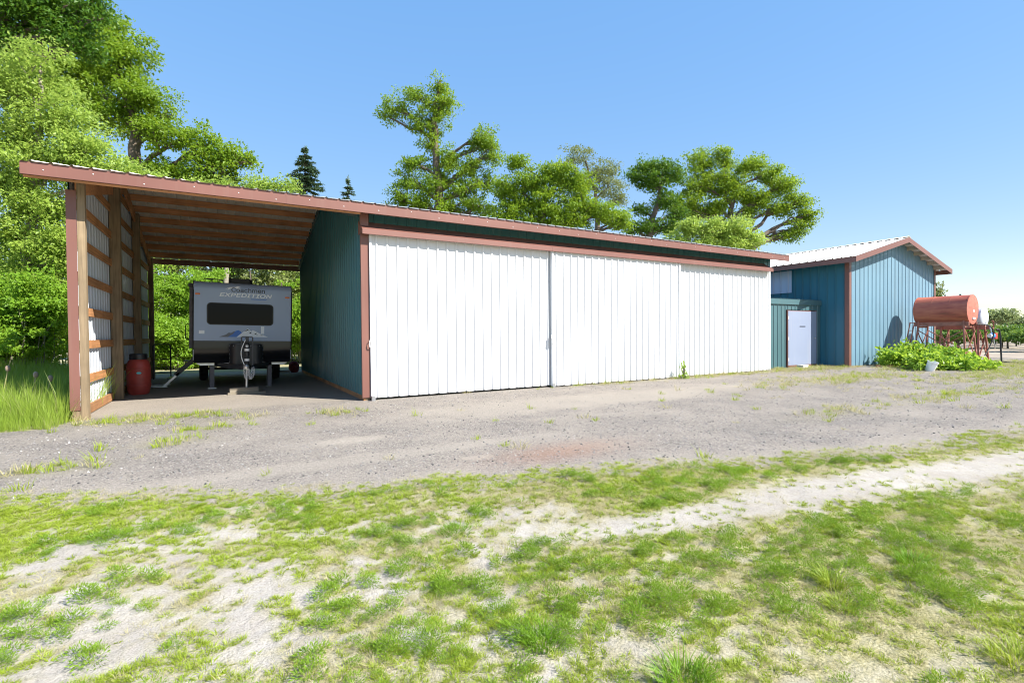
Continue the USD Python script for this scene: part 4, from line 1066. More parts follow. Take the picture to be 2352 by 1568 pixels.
# left: big oak behind the carport
f = 27
g0 = ground_at(330, f)
tree('oak_tree', 'big spreading oak with dark crooked limbs behind the left end of the carport', 'tree', g0, [g0, at(345, 600, f), at(335, 430, f), at(300, 260, f), at(250, 120, f)],
     [pb(120, 60, f, 110, 70), pb(235, 150, f, 100, 75), pb(300, 130, f, 55, 50), pb(330, 215, f, 55, 55), pb(250, 260, f, 90, 60), pb(350, 300, f, 60, 35), pb(420, 320, f, 60, 40), pb(470, 350, f, 60, 40), pb(540, 370, f, 42, 40), pb(380, 395, f, 70, 35), pb(480, 405, f, 55, 32), pb(430, 430, f, 70, 25), pb(330, 440, f, 60, 40), pb(572, 372, f, 18, 14), pb(255, 75, f, 40, 45), pb(150, 190, f, 90, 70), pb(395, 265, f, 22, 18)],
     LEAF_OAK, BARK, np.random.default_rng(11), 860, 64, 0.34, 0.155, 0.55, twigs=7)
f = 19
g0 = ground_at(-60, f)
tree('maple_tree', 'dark green maple whose branches fill the top left corner', 'tree', g0, [g0, at(-60, 500, f), at(-40, 200, f), at(20, 40, f), at(80, -60, f)],
     [pb(20, 30, f, 90, 60), pb(120, 20, f, 80, 45), pb(205, 10, f, 40, 35), pb(228, 45, f, 20, 18), pb(60, -60, f, 120, 60), pb(150, 70, f, 60, 40), pb(30, 110, f, 60, 45), pb(-60, 100, f, 80, 90), pb(195, 110, f, 40, 26)],
     LEAF_DARK, BARK, np.random.default_rng(12), 340, 74, 0.31, 0.135, 0.35, twigs=7)
f = 16.5
g0 = ground_at(60, f)
tree('alder_tree', 'pale green leafy alder in front of the oak, left of the carport roof', 'tree', g0, [g0, at(60, 650, f), at(75, 430, f), at(90, 250, f), at(95, 150, f)],
     [pb(60, 200, f, 80, 60), pb(130, 270, f, 85, 60), pb(30, 300, f, 70, 60), pb(200, 350, f, 75, 50), pb(100, 380, f, 90, 60), pb(20, 420, f, 70, 60), pb(250, 400, f, 60, 35), pb(110, 480, f, 90, 55), pb(30, 540, f, 80, 60), pb(140, 570, f, 80, 60), pb(60, 640, f, 100, 50), pb(320, 410, f, 55, 28), pb(0, 200, f, 50, 60), pb(95, 130, f, 40, 35)],
     LEAF_LIGHT, BARK_PALE, np.random.default_rng(13), 680, 76, 0.29, 0.105, 0.2, twigs=6)
f = 24
g0 = ground_at(520, f)
tree('understory_tree', 'pale leafy small tree showing just above the roof edge right of the oak', 'tree', g0, [g0, at(520, 560, f), at(530, 470, f)],
     [pb(450, 440, f, 60, 30), pb(540, 440, f, 60, 28), pb(620, 440, f, 45, 26), pb(500, 480, f, 90, 40), pb(660, 430, f, 22, 18), pb(600, 500, f, 70, 40), pb(590, 420, f, 18, 14)],
     LEAF_LIGHT, BARK_PALE, np.random.default_rng(14), 240, 70, 0.33, 0.125, 0.16)


# conifers
def fir(name, label, base, h, r, rg, tiers=17, per=11, leaf=0.34):
    t = thing(name, label, 'conifer', base)
    mb = MB(); mb.tube([(0, 0, 0), (0, 0, h * 0.5), (0, 0, h)], [h * 0.018, h * 0.011, 0.015], 8, False); mb.build('trunk', BARK, t, True)
    br = MB(); C, D, N = [], [], []
    for k in range(tiers):
        f_ = k / (tiers - 1); z = h * (0.25 + 0.73 * f_); rr = r * (1 - f_) ** 0.85 + 0.12
        for j in range(per):
            a = rg.random() * 2 * np.pi; l = rr * (0.7 + 0.45 * rg.random()); dr = np.array([math.cos(a), math.sin(a), 0])
            n_ = 6; tt_ = np.linspace(0, 1, n_)
            pts = np.array([0, 0, z + rg.normal() * 0.15]) + dr * l * tt_[:, None] + np.array([0, 0, 1.0]) * (-0.30 * l * tt_ ** 1.2 + 0.16 * l * tt_ ** 3)[:, None]
            br.tube(pts, np.linspace(0.03, 0.008, n_), 4, False)
            m = int(75 * l) + 14
            s = rg.random(m); p = np.stack([np.interp(s, tt_, pts[:, i]) for i in range(3)], 1)
            side = np.cross(dr, [0, 0, 1]) * np.sign(rg.normal(size=(m, 1)))
            C.append(p); D.append(dr * 0.7 + side * 0.8 + rg.normal(size=(m, 3)) * 0.25 + [0, 0, -0.28]); N.append(rg.normal(size=(m, 3)) * 0.35 + [0, 0, 1])
    C, D, N = np.vstack(C), np.vstack(D), np.vstack(N)
    top = rg.random((30, 3)) * [0.1, 0.1, h * 0.05] + [0, 0, h * 0.95]
    C = np.vstack([C, top]); D = np.vstack([D, rg.normal(size=(30, 3)) * 0.4 + [0, 0, 0.6]]); N = np.vstack([N, rg.normal(size=(30, 3))])
    sz = leaf * (0.6 + 0.6 * rg.random(len(C)))
    v, f_ = leaves(C, D, N, sz, sz * 0.3)
    br.build('branches', BARK, t, True)
    MB().add(v, f_).build('crown', LEAF_FIR, t)


fir('fir_tree', 'taller blue green fir standing alone above the carport roof', ground_at(706, 48), 1.3 + (772 - 338) / FPX * 48, 5.4, np.random.default_rng(21), 24, 15)
fir('fir_tree', 'tiny dark fir tip peeping over the roof right of the taller fir', ground_at(804, 70), 1.3 + (771 - 408) / FPX * 70, 4.8, np.random.default_rng(22), 20, 13)

# the tall ragged oak above the roof
f = 36
g0 = ground_at(1015, f)
tree('tall_oak', 'tall ragged oak with a high left limb, tallest tree above the roof', 'tree', g0, [g0, at(1015, 520, f), at(1008, 440, f), at(1000, 330, f), at(1000, 240, f), at(1012, 185, f)],
     [pb(1012, 200, f, 22, 25), pb(1015, 240, f, 42, 26), pb(960, 225, f, 40, 22), pb(915, 250, f, 38, 22), pb(890, 268, f, 18, 12), pb(990, 280, f, 38, 26), pb(960, 285, f, 26, 18), pb(985, 330, f, 30, 25), pb(1040, 370, f, 50, 25), pb(1085, 385, f, 36, 22), pb(1110, 320, f, 32, 30), pb(1130, 360, f, 20, 40), pb(1095, 345, f, 18, 18), pb(960, 380, f, 36, 26), pb(935, 420, f, 32, 26), pb(1000, 420, f, 50, 30), pb(1070, 430, f, 48, 32), pb(915, 460, f, 32, 26), pb(970, 470, f, 46, 30), pb(1040, 480, f, 56, 30), pb(1100, 475, f, 36, 30), pb(1125, 420, f, 14, 26)],
     LEAF_OAK, BARK, np.random.default_rng(31), 600, 64, 0.31, 0.15, 0.42, twigs=10)
f = 34
g0 = ground_at(1240, f)
tree('round_oak', 'broad bright green oak above the middle of the roof', 'tree', g0, [g0, at(1240, 560, f), at(1250, 480, f), at(1250, 420, f)],
     [pb(1190, 375, f, 34, 20), pb(1165, 430, f, 36, 30), pb(1225, 420, f, 48, 34), pb(1275, 400, f, 42, 32), pb(1320, 420, f, 40, 30), pb(1180, 470, f, 42, 28), pb(1250, 470, f, 60, 36), pb(1330, 470, f, 48, 32), pb(1390, 490, f, 42, 26), pb(1430, 505, f, 30, 22), pb(1300, 510, f, 60, 30), pb(1200, 515, f, 60, 26), pb(1150, 505, f, 30, 30)],
     LEAF_OAK, BARK, np.random.default_rng(32), 640, 66, 0.33, 0.15, 0.4, twigs=9)
f = 48
g0 = ground_at(1370, f)
tree('hazy_tree', 'thin olive green tree rising behind the broad oak', 'tree', g0, [g0, at(1370, 520, f), at(1365, 440, f), at(1345, 370, f)],
     [pb(1335, 360, f, 42, 24), pb(1300, 385, f, 30, 20), pb(1380, 390, f, 40, 26), pb(1400, 430, f, 40, 30), pb(1415, 460, f, 28, 22), pb(1350, 420, f, 40, 28)],
     LEAF_PALE, BARK, np.random.default_rng(33), 210, 46, 0.36, 0.16, 0.35, twigs=8, shell=3)
f = 37
g0 = ground_at(1480, f)
tree('leaning_oak', 'open crowned dark oak with bare leaning stems left of the domed oak', 'tree', g0, [g0, at(1480, 580, f), at(1495, 520, f), at(1515, 440, f), at(1525, 390, f)],
     [pb(1475, 390, f, 28, 22), pb(1520, 385, f, 40, 20), pb(1460, 410, f, 26, 14), pb(1550, 400, f, 22, 22), pb(1500, 420, f, 40, 24), pb(1470, 480, f, 24, 12), pb(1530, 460, f, 36, 22), pb(1560, 490, f, 30, 20), pb(1495, 520, f, 34, 20), pb(1460, 525, f, 24, 20), pb(1540, 520, f, 32, 18)],
     LEAF_DARK, BARK, np.random.default_rng(34), 300, 54, 0.32, 0.155, 0.36, twigs=9)
f = 40
g0 = ground_at(1690, f)
tree('domed_oak', 'great domed oak with arching right limbs near the gable barn', 'tree', g0, [g0, at(1690, 590, f), at(1690, 540, f), at(1675, 470, f), at(1665, 400, f)],
     [pb(1610, 375, f, 36, 28), pb(1660, 360, f, 30, 22), pb(1600, 430, f, 44, 34), pb(1660, 420, f, 50, 36), pb(1720, 380, f, 45, 24), pb(1765, 400, f, 40, 24), pb(1800, 430, f, 36, 24), pb(1835, 465, f, 30, 24), pb(1856, 500, f, 20, 24), pb(1700, 450, f, 42, 26), pb(1590, 480, f, 44, 30), pb(1640, 480, f, 36, 28), pb(1740, 460, f, 38, 20), pb(1790, 480, f, 36, 20), pb(1830, 530, f, 26, 22), pb(1800, 545, f, 20, 14), pb(1555, 480, f, 26, 26), pb(1720, 490, f, 30, 16)],
     LEAF_OAK, BARK, np.random.default_rng(35), 690, 64, 0.34, 0.155, 0.5, twigs=11)
f = 30
g0 = ground_at(1640, f)
tree('young_maple', 'light green round young tree just above the roof before the domed oak', 'tree', g0, [g0, at(1640, 600, f), at(1640, 550, f)],
     [pb(1590, 525, f, 36, 24), pb(1640, 530, f, 44, 26), pb(1690, 525, f, 36, 28), pb(1560, 560, f, 36, 24), pb(1620, 570, f, 50, 26), pb(1690, 565, f, 46, 26), pb(1725, 550, f, 22, 22)],
     LEAF_LIGHT, BARK_PALE, np.random.default_rng(36), 340, 62, 0.28, 0.135, 0.2)
g0 = ground_at(2168, 40)
tree('slender_tree', 'thin tree tip showing past the right edge of the gable barn', 'tree', g0, [g0, at(2160, 720, 40), at(2150, 660, 40)],
     [pb(2148, 668, 40, 12, 14), pb(2158, 690, 40, 14, 10), pb(2160, 715, 40, 16, 14)], LEAF_PALE, BARK, np.random.default_rng(37), 60, 26, 0.25, 0.2, 0.1, twigs=6)


def shrub(name, label, cat, base, blobs, leafm, rg, clumps=160, per=44, clump_r=0.2, leaf=0.11, group=None, stems=9):
    base = np.asarray(base, float); t = thing(name, label, cat, base, group=group)
    B = [(np.asarray(c, float) - base, np.asarray(r, float)) for c, r in blobs]
    V, F, cents = cloud(rg, B, clumps, per, clump_r, leaf)
    V[:, 2] = np.maximum(V[:, 2], 0.015)
    mb = MB()
    for cc in cents:
        for q in cc[rg.permutation(len(cc))[:stems]]:
            limb(mb, rg, [q[0] * 0.55, q[1] * 0.55, 0], q, 0.018, 0.006, 0.3, 5, 4)
    mb.build('stems', BARK_PALE, t)
    MB().add(V, F).build('leaves', leafm, t)
    return t


THICK = [(-10.0, 16.0, 2.8, 1.8, 1.8, 'bramble thicket at the left picture edge behind the tall grass'), (-7.4, 18.0, 2.3, 1.8, 2.1, 'tall bramble thicket behind the meadow grass left of the carport'),
         (-5.6, 20.6, 1.8, 1.4, 1.9, 'bramble thicket just left of the carport wall, above the shaded grass'), (-3.6, 25.2, 2.1, 1.8, 2.5, 'bramble thicket seen between the carport posts, leftmost behind the trailer'),
         (-0.4, 26.0, 2.1, 1.8, 2.7, 'tall bramble thicket directly behind the trailer roof'), (3.0, 26.4, 2.2, 1.8, 2.6, 'bramble thicket behind the trailer beside the divider wall'),
         (-1.6, 24.2, 1.3, 0.9, 1.2, 'low bramble clump behind the pipe rack'), (-8.6, 22.5, 2.8, 2.2, 3.2, 'large leafy thicket below the pale alder')]
for k, (x, y, rx, ry, rz, lab) in enumerate(THICK):
    rg = np.random.default_rng(50 + k)
    bl = [((x, y, rz * 0.75), (rx, ry, rz * 0.75))] + [((x + rg.normal() * rx * 0.5, y + rg.normal() * ry * 0.4 - 0.2, rz * (0.5 + 0.8 * rg.random())), (rx * 0.5, ry * 0.5, rz * 0.4)) for _ in range(5)]
    shrub('bramble_thicket', lab, 'thicket', (x, y, 0), bl, LEAF_BRAMBLE, rg, 560, 74, 0.20, 0.10, 'bramble thickets behind the carport')
# a bank of higher scrub behind, under the trees
g0 = np.array([1.5, 30.0, 0])
for k, (x, y, rz, lab) in enumerate(((-5.5, 27.5, 5.4, 'high pale scrub behind the brambles, left of the trailer'), (0.5, 29, 5.6, 'high pale scrub behind the brambles, above the trailer'), (5.5, 29.5, 5.2, 'high pale scrub behind the brambles, hidden partly by the divider wall'))):
    rg = np.random.default_rng(80 + k)
    bl = [((x + dx, y + rg.normal() * 0.4, rz * q), (1.9, 1.3, rz * 0.33)) for dx in (-2, 0, 2) for q in (0.32, 0.72)]
    shrub('scrub_tree', lab, 'scrub', (x, y, 0), bl, LEAF_LIGHT if k != 1 else LEAF_PALE, rg, 480, 70, 0.36, 0.15, 'scrub behind the brambles', 6)
for k, (p, q, r, lab) in enumerate((((1.75, 22.6, 0.0), (0.95, 23.0, 4.0), 0.06, 'dead dark limb sticking up behind the trailer roof, longest of the two'), ((1.9, 22.4, 1.0), (2.1, 22.8, 3.55), 0.05, 'short dead dark limb behind the right end of the trailer roof'))):
    mb = MB(); limb(mb, np.random.default_rng(90 + k), p, q, r, r * 0.5, 0.05)
    single(mb, 'dead_limb', BARK, lab, 'branch', smooth=True)
# weeds under the tank
WB = [((21.2, 8.55, 0.25), (0.75, 0.5, 0.30), 'leafy green weed bush against the gable, nearest its corner'), ((22.3, 7.6, 0.28), (0.85, 0.6, 0.33), 'leafy weed bush under the left end of the red tank'), ((20.2, 7.3, 0.22), (0.9, 0.5, 0.28), 'low leafy weed bush in front, around the white bucket'),
      ((21.0, 6.5, 0.15), (0.8, 0.45, 0.20), 'low leafy weed bush at the right end, in front of the stand'), ((22.2, 8.4, 0.4), (0.45, 0.35, 0.45), 'tallest leafy weed bush between the gable and the ladder')]
for k, (c, r, lab) in enumerate(WB):
    rg = np.random.default_rng(100 + k)
    bl = [(c, r)] + [((c[0] + rg.normal() * r[0] * 0.6, c[1] + rg.normal() * r[1] * 0.5, c[2] * (0.8 + 0.6 * rg.random())), (r[0] * 0.45, r[1] * 0.45, r[2] * 0.5)) for _ in range(4)] + [((c[0] + rg.normal() * r[0] * 0.6, c[1] + rg.normal() * r[1] * 0.5, c[2] + r[2] * (0.55 + 0.45 * rg.random())), (0.06, 0.06, 0.12)) for _ in range(4)]
    shrub('weed_bush', lab, 'bush', (c[0], c[1], 0), bl, LEAF_BRAMBLE, rg, 74, 20, 0.14, 0.14, 'weed bushes below the tanks', 5)
# the weed at the foot of the white doors
shrub('tall_weed', 'single upright green weed growing at the foot of the right white door', 'weed', (11.16, 9.6, 0), [((11.16, 9.6, 0.08), (0.14, 0.08, 0.09)), ((11.17, 9.62, 0.22), (0.05, 0.04, 0.10)), ((11.18, 9.62, 0.38), (0.05, 0.04, 0.10))], LEAF_BRAMBLE, np.random.default_rng(120), 26, 7, 0.04, 0.06, None, 4)

# ------------------------------------------------------------------ orchard and far things
rg = np.random.default_rng(140)
protos = []
for k in range(3):
    t = thing('orchard_tree', 'young bushy orchard tree in the rows beyond the fuel tanks', 'tree', (41 + 3 * k, 6 + 3.2 * k, 0.012), group='orchard trees in rows')
    mb = MB(); mb.tube([(0, 0, 0), (0.02, 0.02, 0.5), (0.0, 0.05, 0.8)], [0.06, 0.045, 0.035], 6, False)
    for j in range(6):
        a = j * 1.05 + rg.random(); limb(mb, rg, (0, 0.03, 0.5), (0.8 * math.cos(a), 0.8 * math.sin(a), 1.0 + 0.25 * rg.random()), 0.03, 0.01, n=4, sides=4)
    mb.build('trunk', BARK, t)
    bl = [((0.65 * math.cos(a), 0.65 * math.sin(a), 0.98 + 0.2 * rg.random()), (0.75, 0.75, 0.36)) for a in np.arange(5) * 1.26 + rg.random()] + [((0, 0, 1.25), (0.6, 0.6, 0.3))]
    V, F, _ = cloud(rg, bl, 80, 30, 0.2, 0.2)
    MB().add(V, F).build('crown', LEAF_ORCH, t)
    protos.append(t)
cnt = 0
for i in range(13):
    for j in range(17):
        x, y = 40.0 + 4.6 * i, 0.5 + 3.1 * j + 0.4 * (i % 2)
        if x > 90 or y > 0.62 * x + 4 or y < 0.20 * x - 5:
            continue
        if any(abs(x - (41 + 3 * k)) < 2 and abs(y - (6 + 3.2 * k)) < 2 for k in range(3)):
            continue
        copy_of(protos[(i * 5 + j * 3) % 3], (x + rg.normal() * 0.2, y + rg.normal() * 0.2, 0.012), rg.random() * 360, 0.80 + 0.2 * rg.random())
        cnt += 1
for k, (x, y, h, lab) in enumerate(((33.5, 8.1, 0.75, 'pale wooden stake at the near edge of the orchard, left one'), (34.5, 7.9, 0.6, 'pale wooden stake at the near edge of the orchard, right one'))):
    mb = MB(); mb.box(x - 0.03, x + 0.03, y - 0.03, y + 0.03, 0, h - 0.06); mb.add([(x - 0.03, y - 0.03, h - 0.06), (x + 0.03, y - 0.03, h - 0.06), (x + 0.03, y + 0.03, h - 0.06), (x - 0.03, y + 0.03, h - 0.06), (x, y, h)], [(0, 1, 4), (1, 2, 4), (2, 3, 4), (3, 0, 4)])
    single(mb, 'stake', GREYWOOD, lab, 'stake')
for k, (px, fwd, h, w, lab, lm) in enumerate(((2285, 130, 7.6, 4.5, 'rounded far tree beyond the orchard, nearest to the tanks', LEAF_FAR), (2318, 150, 6.0, 2.4, 'thin far tree beyond the orchard', LEAF_FAR), (2356, 140, 5.2, 4.0, 'far tree at the right picture edge beyond the orchard', LEAF_FAR), (2235, 170, 5.5, 6, 'low far tree behind the grey tank', LEAF_FAR), (2180, 160, 5.0, 6, 'low far tree seen under the red tank', LEAF_FAR))):
    g0 = ground_at(px, fwd); rg = np.random.default_rng(150 + k)
    tree('far_tree', lab, 'tree', g0, [g0, g0 + [0, 0, h * 0.5], g0 + [0.2, 0, h * 0.8]], [(g0 + [rg.normal() * w * 0.3, rg.normal() * w * 0.3, h * (0.5 + 0.28 * rg.random())], (w * 0.5, w * 0.5, h * 0.2)) for _ in range(7)], lm, BARK, rg, 150, 30, 0.6, 0.5, 0.3, 'far trees beyond the orchard', 3)
g0 = at(2300, 750, 112)
mb = MB(); n_ = 24
pr = [(2.6 * math.cos(a), 2.1 * math.sin(a)) for a in np.linspace(0, math.pi, 14)]
a0 = ground_at(2215, 112); a1 = ground_at(2420, 118); ax = (a1 - a0) / np.linalg.norm(a1 - a0); pp = np.array([-ax[1], ax[0], 0])
v = [o + pp * u * 1.0 + np.array([0, 0, 1.0]) * w for o in (a0, a1) for u, w in pr]
k = len(pr); i = np.arange(k - 1)
mb.add(v, np.stack([i, i + 1, k + i + 1, k + i], 1)); mb.add(v[:k] + [a0], [(j + 1, j, k) for j in range(k - 1)]); mb.add(v[k:] + [a1], [(j, j + 1, k) for j in range(k - 1)])
single(mb, 'polytunnel', TUNNEL, 'long low white polytunnel on the horizon beyond the orchard', 'polytunnel', smooth=True)

# ------------------------------------------------------------------ grass
def blade_proto(path, rg, n, h, w, spread, lean, material, cols=3):
    """A small tuft of curved blades."""
    V, F, m = [], [], 0
    for _ in range(n):
        a = rg.random() * 2 * np.pi; r = spread * math.sqrt(rg.random()); b = np.array([r * math.cos(a), r * math.sin(a), -0.004])
        d = np.array([math.cos(a), math.sin(a), 0]) * lean * (0.3 + rg.random()) + rg.normal(size=3) * [0.35, 0.35, 0] * lean
        hh = h * (0.45 + 0.75 * rg.random()); ww = w * (0.7 + 0.6 * rg.random())
        s = np.cross(d + [1e-4, 0, 0], [0, 0, 1]); s /= np.linalg.norm(s); rot = rg.normal() * 0.8
        s = s * math.cos(rot) + np.cross([0, 0, 1], s) * math.sin(rot)
        t = np.array([0, 0.5, 1.0])
        mid = b + np.outer(t * hh, [0, 0, 1]) * (1 - 0.25 * lean * t[:, None]) + np.outer(t ** 1.8 * hh, d)
        V += [mid[0] - s * ww / 2, mid[0] + s * ww / 2, mid[1] - s * ww * 0.4, mid[1] + s * ww * 0.4, mid[2]]
        F += [(m, m + 1, m + 3), (m, m + 3, m + 2), (m + 2, m + 3, m + 4)]; m += 5
    return usdkit.mesh(stage, path, (np.array(V), np.array(F)), material)


def weed_proto(path, rg, n, h, r, leaf, material):
    u = rg.normal(size=(n, 3)); u /= np.linalg.norm(u, axis=1, keepdims=True)
    p = u * rg.random((n, 1)) ** 0.5 * [r, r, h * 0.55] + [0, 0, h * 0.45]; p[:, 2] = np.maximum(p[:, 2], 0.003)
    sz = leaf * (0.5 + rg.random(n))
    v, f = leaves(p, u + [0, 0, 0.7] + rg.normal(size=(n, 3)) * 0.4, rg.normal(size=(n, 3)) + [0, 0, 0.5], sz, sz * 0.3)
    return usdkit.mesh(stage, path, (v, f), material)


def scatter(name, label, cat, protos, P, idx, scale, rg, tilt=0.12):
    pi = UsdGeom.PointInstancer.Define(stage, path_for(name))
    base = str(pi.GetPath())
    UsdGeom.Scope.Define(stage, base + '/kinds')
    targets = []
    for k, fn in enumerate(protos):
        q = f'{base}/kinds/tuft' + (f'_{k:03d}' if k else '')
        fn(q); targets.append(q)
    pi.CreatePrototypesRel().SetTargets([Sdf.Path(t) for t in targets])
    pi.CreatePositionsAttr(Vt.Vec3fArray.FromNumpy(P.astype(np.float32)))
    pi.CreateProtoIndicesAttr(Vt.IntArray.FromNumpy(idx.astype(np.int32)))
    a = rg.random(len(P)) * np.pi
    q = np.zeros((len(P), 4)); tx, ty = rg.normal(size=(2, len(P))) * tilt
    q[:, 3] = np.cos(a); q[:, 2] = np.sin(a); q[:, 0] = tx; q[:, 1] = ty; q /= np.linalg.norm(q, axis=1, keepdims=True)
    pi.CreateOrientationsAttr(Vt.QuathArray([Gf.Quath(float(w), float(x), float(y), float(z)) for x, y, z, w in q]))
    s = np.asarray(scale)
    pi.CreateScalesAttr(Vt.Vec3fArray.FromNumpy(np.repeat(s[:, None], 3, 1).astype(np.float32)))
    return tag(pi.GetPrim(), label, cat, kind='stuff')


def in_view(x, y, pad=0.25):
    d = np.stack([x - EYE[0], y - EYE[1], np.zeros_like(x) - EYE[2]], -1) @ R
    fw = -d[:, 2]
    u, v_ = d[:, 0] / np.maximum(fw, 1e-3), d[:, 1] / np.maximum(fw, 1e-3)
    k = 1176 / FPX
    return (fw > 0.2) & (np.abs(u) < k + pad) & (v_ > -784 / FPX - pad)


def zpts(x, y):
    return np.stack([x, y, gz(x, y) + 0.002], 1)


G = np.random.default_rng(200)
# lawn: short turf in clumps, mixed green and dry
n = 330000
x = G.uniform(-3.5, 15, n); y = G.uniform(0.2, 7.5, n)
k = in_view(x, y); x, y = x[k], y[k]
dist = np.hypot(x, y)
c = cover(x, y)
keepp = c * np.clip(4.0 / dist, 0.35, 1.0) * 0.62
k = G.random(len(x)) < keepp
x, y, c = x[k], y[k], c[k]
dist = np.hypot(x, y)
green = fb(x, y, 1.3, 51, 2.0) * 0.6 + fb(x, y, 4.5, 52) * 0.4
dryness = np.clip((0.56 - green) / 0.16 + np.interp(x - 0.3 * y, [-2, 1, 3], [-0.2, 0.08, 0.3]), 0.06, 0.78)
u = G.random(len(x))
idx = np.where(u < dryness, 2 + (G.random(len(x)) < 0.5), (G.random(len(x)) < 0.5) * 1)
lush = (green > 0.69) & (u > 0.35)
idx = np.where(lush, 4, idx)
sc = (0.48 + 0.52 * G.random(len(x))) * np.clip(0.75 + dist * 0.06, 0.8, 1.35)
pr = [lambda q: blade_proto(q, np.random.default_rng(1), 42, 0.030, 0.0040, 0.030, 1.1, GR_GREEN),
      lambda q: blade_proto(q, np.random.default_rng(2), 44, 0.022, 0.0044, 0.034, 1.5, GR_GREEN),
      lambda q: blade_proto(q, np.random.default_rng(3), 24, 0.030, 0.0026, 0.034, 1.3, GR_DRY),
      lambda q: blade_proto(q, np.random.default_rng(4), 22, 0.026, 0.0026, 0.040, 1.6, GR_DRY),
      lambda q: blade_proto(q, np.random.default_rng(5), 52, 0.034, 0.0042, 0.032, 1.1, GR_DARK)]
print('lawn tufts', len(x))
scatter('lawn_grass', 'thin patchy green and straw grass over pale sandy soil in the foreground', 'grass', pr, zpts(x, y), idx, sc, G)
# feathery low weeds in the lawn
n = 8500
x = G.uniform(-3, 9, n); y = G.uniform(0.3, 5.5, n)
k = in_view(x, y); x, y = x[k], y[k]
w = fb(x, y, 1.1, 61, 1.6) + np.interp(x - 0.4 * y, [-2, 0.5, 2], [-0.05, 0.02, 0.07])
k = (w > 0.525) & (G.random(len(x)) < 0.55) & (track(x, y) < 0.4) & (lawn_d(x, y) > 0.25)
x, y = x[k], y[k]
print('weeds', len(x))
scatter('low_weeds', 'small feathery dark green weeds dotted through the lawn', 'weeds', [lambda q: weed_proto(q, np.random.default_rng(6), 320, 0.055, 0.055, 0.011, WEED), lambda q: weed_proto(q, np.random.default_rng(7), 220, 0.035, 0.05, 0.010, WEED)],
        zpts(x, y), (G.random(len(x)) < 0.5).astype(int), 0.55 + 0.8 * G.random(len(x)), G)
# grass that has come up through the gravel
n = 60000
x = G.uniform(-3, 30, n); y = G.uniform(2.0, 10.3, n)
k = in_view(x, y) & (lawn_d(x, y) < 0.1) & ~((x > -2.0) & (y > 10.0) & (x < 16.1)); x, y = x[k], y[k]
pch = gpatch(x, y) * (0.3 + 1.4 * (fb(x, y, 2.4, 71) - 0.3)) + 0.006 * (fb(x, y, 1.0, 72) > 0.5)
k = G.random(len(x)) < pch * 0.75
x, y = x[k], y[k]
u = G.random(len(x)); dry = np.interp(x, [0, 5, 12, 20], [0.35, 0.5, 0.75, 0.65])
idx = np.where(u < dry, 1, 0)
print('gravel tufts', len(x))
scatter('gravel_grass', 'sparse green and yellow grass coming up through the gravel yard', 'grass', [lambda q: blade_proto(q, np.random.default_rng(8), 26, 0.085, 0.006, 0.06, 0.6, GR_GREEN), lambda q: blade_proto(q, np.random.default_rng(9), 24, 0.075, 0.006, 0.07, 0.8, GR_DRY)],
        zpts(x, y), idx, 0.6 + 0.9 * G.random(len(x)), G)
# tall meadow grass left of the carport
n = 8200
x = G.uniform(-9.5, -2.12, n); y = G.uniform(8.6, 19.5, n)
k = (y > 9.2 + (fb(x, y, 1.5, 8) - 0.5) * 0.8)
x, y = x[k], y[k]
hs = np.clip((y - 9.0) / 1.2, 0.22, 1.0) * (0.7 + 0.5 * G.random(len(x))) * np.interp(fb(x, y, 0.9, 81), [0.3, 0.7], [0.7, 1.2])
scatter('meadow_grass', 'tall yellow green meadow grass left of the carport', 'grass', [lambda q: blade_proto(q, np.random.default_rng(10), 30, 0.66, 0.0075, 0.13, 0.28, GR_TALL), lambda q: blade_proto(q, np.random.default_rng(11), 30, 0.52, 0.008, 0.15, 0.42, GR_TALL), lambda q: blade_proto(q, np.random.default_rng(12), 14, 0.72, 0.005, 0.15, 0.3, GR_DRY)],
        zpts(x, y), G.choice(3, len(x), p=[0.48, 0.42, 0.10]), hs, G, 0.06)
# loose stones on the gravel
n = 52000
x = G.uniform(-4, 18, n); y = G.uniform(1.5, 10.0, n)
k = in_view(x, y) & (lawn_d(x, y) < 0.3) & ~((x < -2.25) & (y > 8.8)); x, y = x[k], y[k]
k = G.random(len(x)) < np.clip(0.25 + 1.1 * fb(x, y, 1.0, 91) - dustf(x, y), 0.05, 1) * np.clip(5 / np.hypot(x, y), 0.3, 1)
x, y = x[k], y[k]


def stone(path, seed, m):
    s = trimesh.creation.icosphere(1, 0.011); v = np.array(s.vertices); rg_ = np.random.default_rng(seed)
    v *= (0.75 + 0.5 * rg_.random((len(v), 1))); v *= [1.0, 0.8, 0.55]
    return usdkit.mesh(stage, path, (v, s.faces), m)


PALE = mat('pale_pebble', (0.42, 0.40, 0.37), 0.85, 0.2, 3); DARKP = mat('dark_pebble', (0.10, 0.095, 0.095), 0.85, 0.3, 3)
print('stones', len(x))
scatter('loose_gravel', 'loose grey stones scattered over the gravel yard', 'gravel', [lambda q: stone(q, 1, PEBBLE), lambda q: stone(q, 2, PALE), lambda q: stone(q, 3, DARKP)],
        zpts(x, y) + [0, 0, 0.004], G.choice(3, len(x), p=[0.55, 0.13, 0.32]), 0.35 + 0.9 * G.random(len(x)) ** 2.5, G, 0.3)


# single big tufts one can pick out in the lawn
def tuft(px, py, size, h, m, label, n=260):
    d = R @ np.array([(px - 1176) / FPX, -(py - 784) / FPX, -1.0]); t = -EYE[2] / d[2]; p = EYE + d * t
    p[2] = float(gz(np.array([p[0]]), np.array([p[1]]))[0])
    t_ = thing('grass_tuft', label, 'grass tuft', p, group='big grass tufts in the lawn')
    blade_proto(path_for('blades', t_), np.random.default_rng(int(px)), n, h, 0.0045, size, 0.9, m)


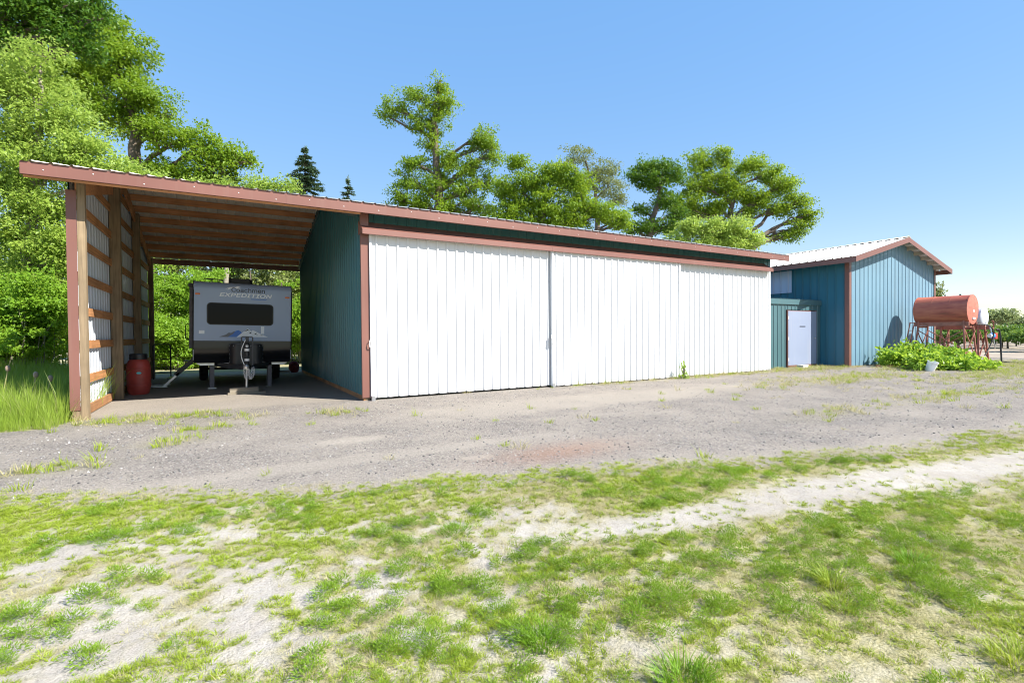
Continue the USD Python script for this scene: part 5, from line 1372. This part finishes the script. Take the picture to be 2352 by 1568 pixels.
tuft(1245, 1480, 0.072, 0.081, GR_DARK, 'lush green grass tuft near the bottom centre of the lawn')
tuft(1570, 1568, 0.094, 0.087, GR_DARK, 'thick long bladed tuft cut by the bottom edge right of centre')
tuft(1910, 1345, 0.058, 0.105, GR_GREEN, 'spiky tuft with pale arching blades in the right half of the lawn', 200)
tuft(2100, 1300, 0.072, 0.081, GR_DARK, 'broad green tuft right of the spiky tuft')
tuft(2335, 1520, 0.086, 0.074, GR_GREEN, 'grass tuft at the bottom right corner')
tuft(1930, 1395, 0.065, 0.056, GR_GREEN, 'lower soft tuft just below the spiky tuft')
tuft(1045, 1222, 0.115, 0.043, GR_DARK, 'wide flat dark green tuft beside the bare sandy patch at centre')


def weed_clump(px, py, r, h, label, n=900):
    d = R @ np.array([(px - 1176) / FPX, -(py - 784) / FPX, -1.0]); t = -EYE[2] / d[2]; p = EYE + d * t
    p[2] = float(gz(np.array([p[0]]), np.array([p[1]]))[0])
    t_ = thing('weed_clump', label, 'weed', p, group='feathery weed clumps in the lawn')
    weed_proto(path_for('leaves', t_), np.random.default_rng(int(px + py)), n, h, r, 0.011, WEED)


weed_clump(1540, 1400, 0.13, 0.09, 'widest feathery weed clump in the middle of the lawn', 1800)
weed_clump(1655, 1400, 0.08, 0.07, 'feathery weed clump right of the widest one', 1000)
weed_clump(1480, 1275, 0.07, 0.08, 'small rounded weed clump at the middle, above the widest one')
weed_clump(1780, 1325, 0.09, 0.07, 'feathery weed clump left of the spiky tuft', 1000)
weed_clump(2200, 1265, 0.10, 0.07, 'clover like weed clump near the right edge', 1000)
weed_clump(1935, 1232, 0.05, 0.08, 'isolated upright weed below the bare path', 500)
weed_clump(2180, 1370, 0.13, 0.08, 'sprawling weed clump in the lower right', 1600)
weed_clump(990, 1480, 0.10, 0.08, 'dark weed clump at the lower left of centre', 1200)
weed_clump(900, 1500, 0.08, 0.07, 'weed clump left of the dark one near the bottom edge', 900)
weed_clump(1300, 1460, 0.08, 0.07, 'weed clump beside the lush tuft at the bottom centre', 900)
# dry teasel heads by the left post
for k, (x, y, h) in enumerate(((-2.85, 11.2, 0.66), (-2.62, 11.0, 0.60), (-3.3, 11.6, 0.76))):
    t_ = thing('teasel_stalk', ('dry brown teasel stalk in the meadow grass, middle of the three', 'dry brown teasel stalk nearest the carport corner', 'dry brown teasel stalk, farthest from the carport corner')[k], 'teasel', (x, y, 0))
    MB().tube([(0, 0, 0), (0.04, 0, h * 0.5), (0.10, 0.02, h)], 0.008, 6).build('stem', GR_DRY, t_)
    m = trimesh.creation.icosphere(2, 0.035); v = np.array(m.vertices) * [1, 1, 1.6] + [0.10, 0.02, h + 0.03]
    MB().add(v, m.faces).build('seed_head', mat(f'teasel_brown_{k}', (0.34, 0.24, 0.18), 0.9, 0.2, 40), t_, True)
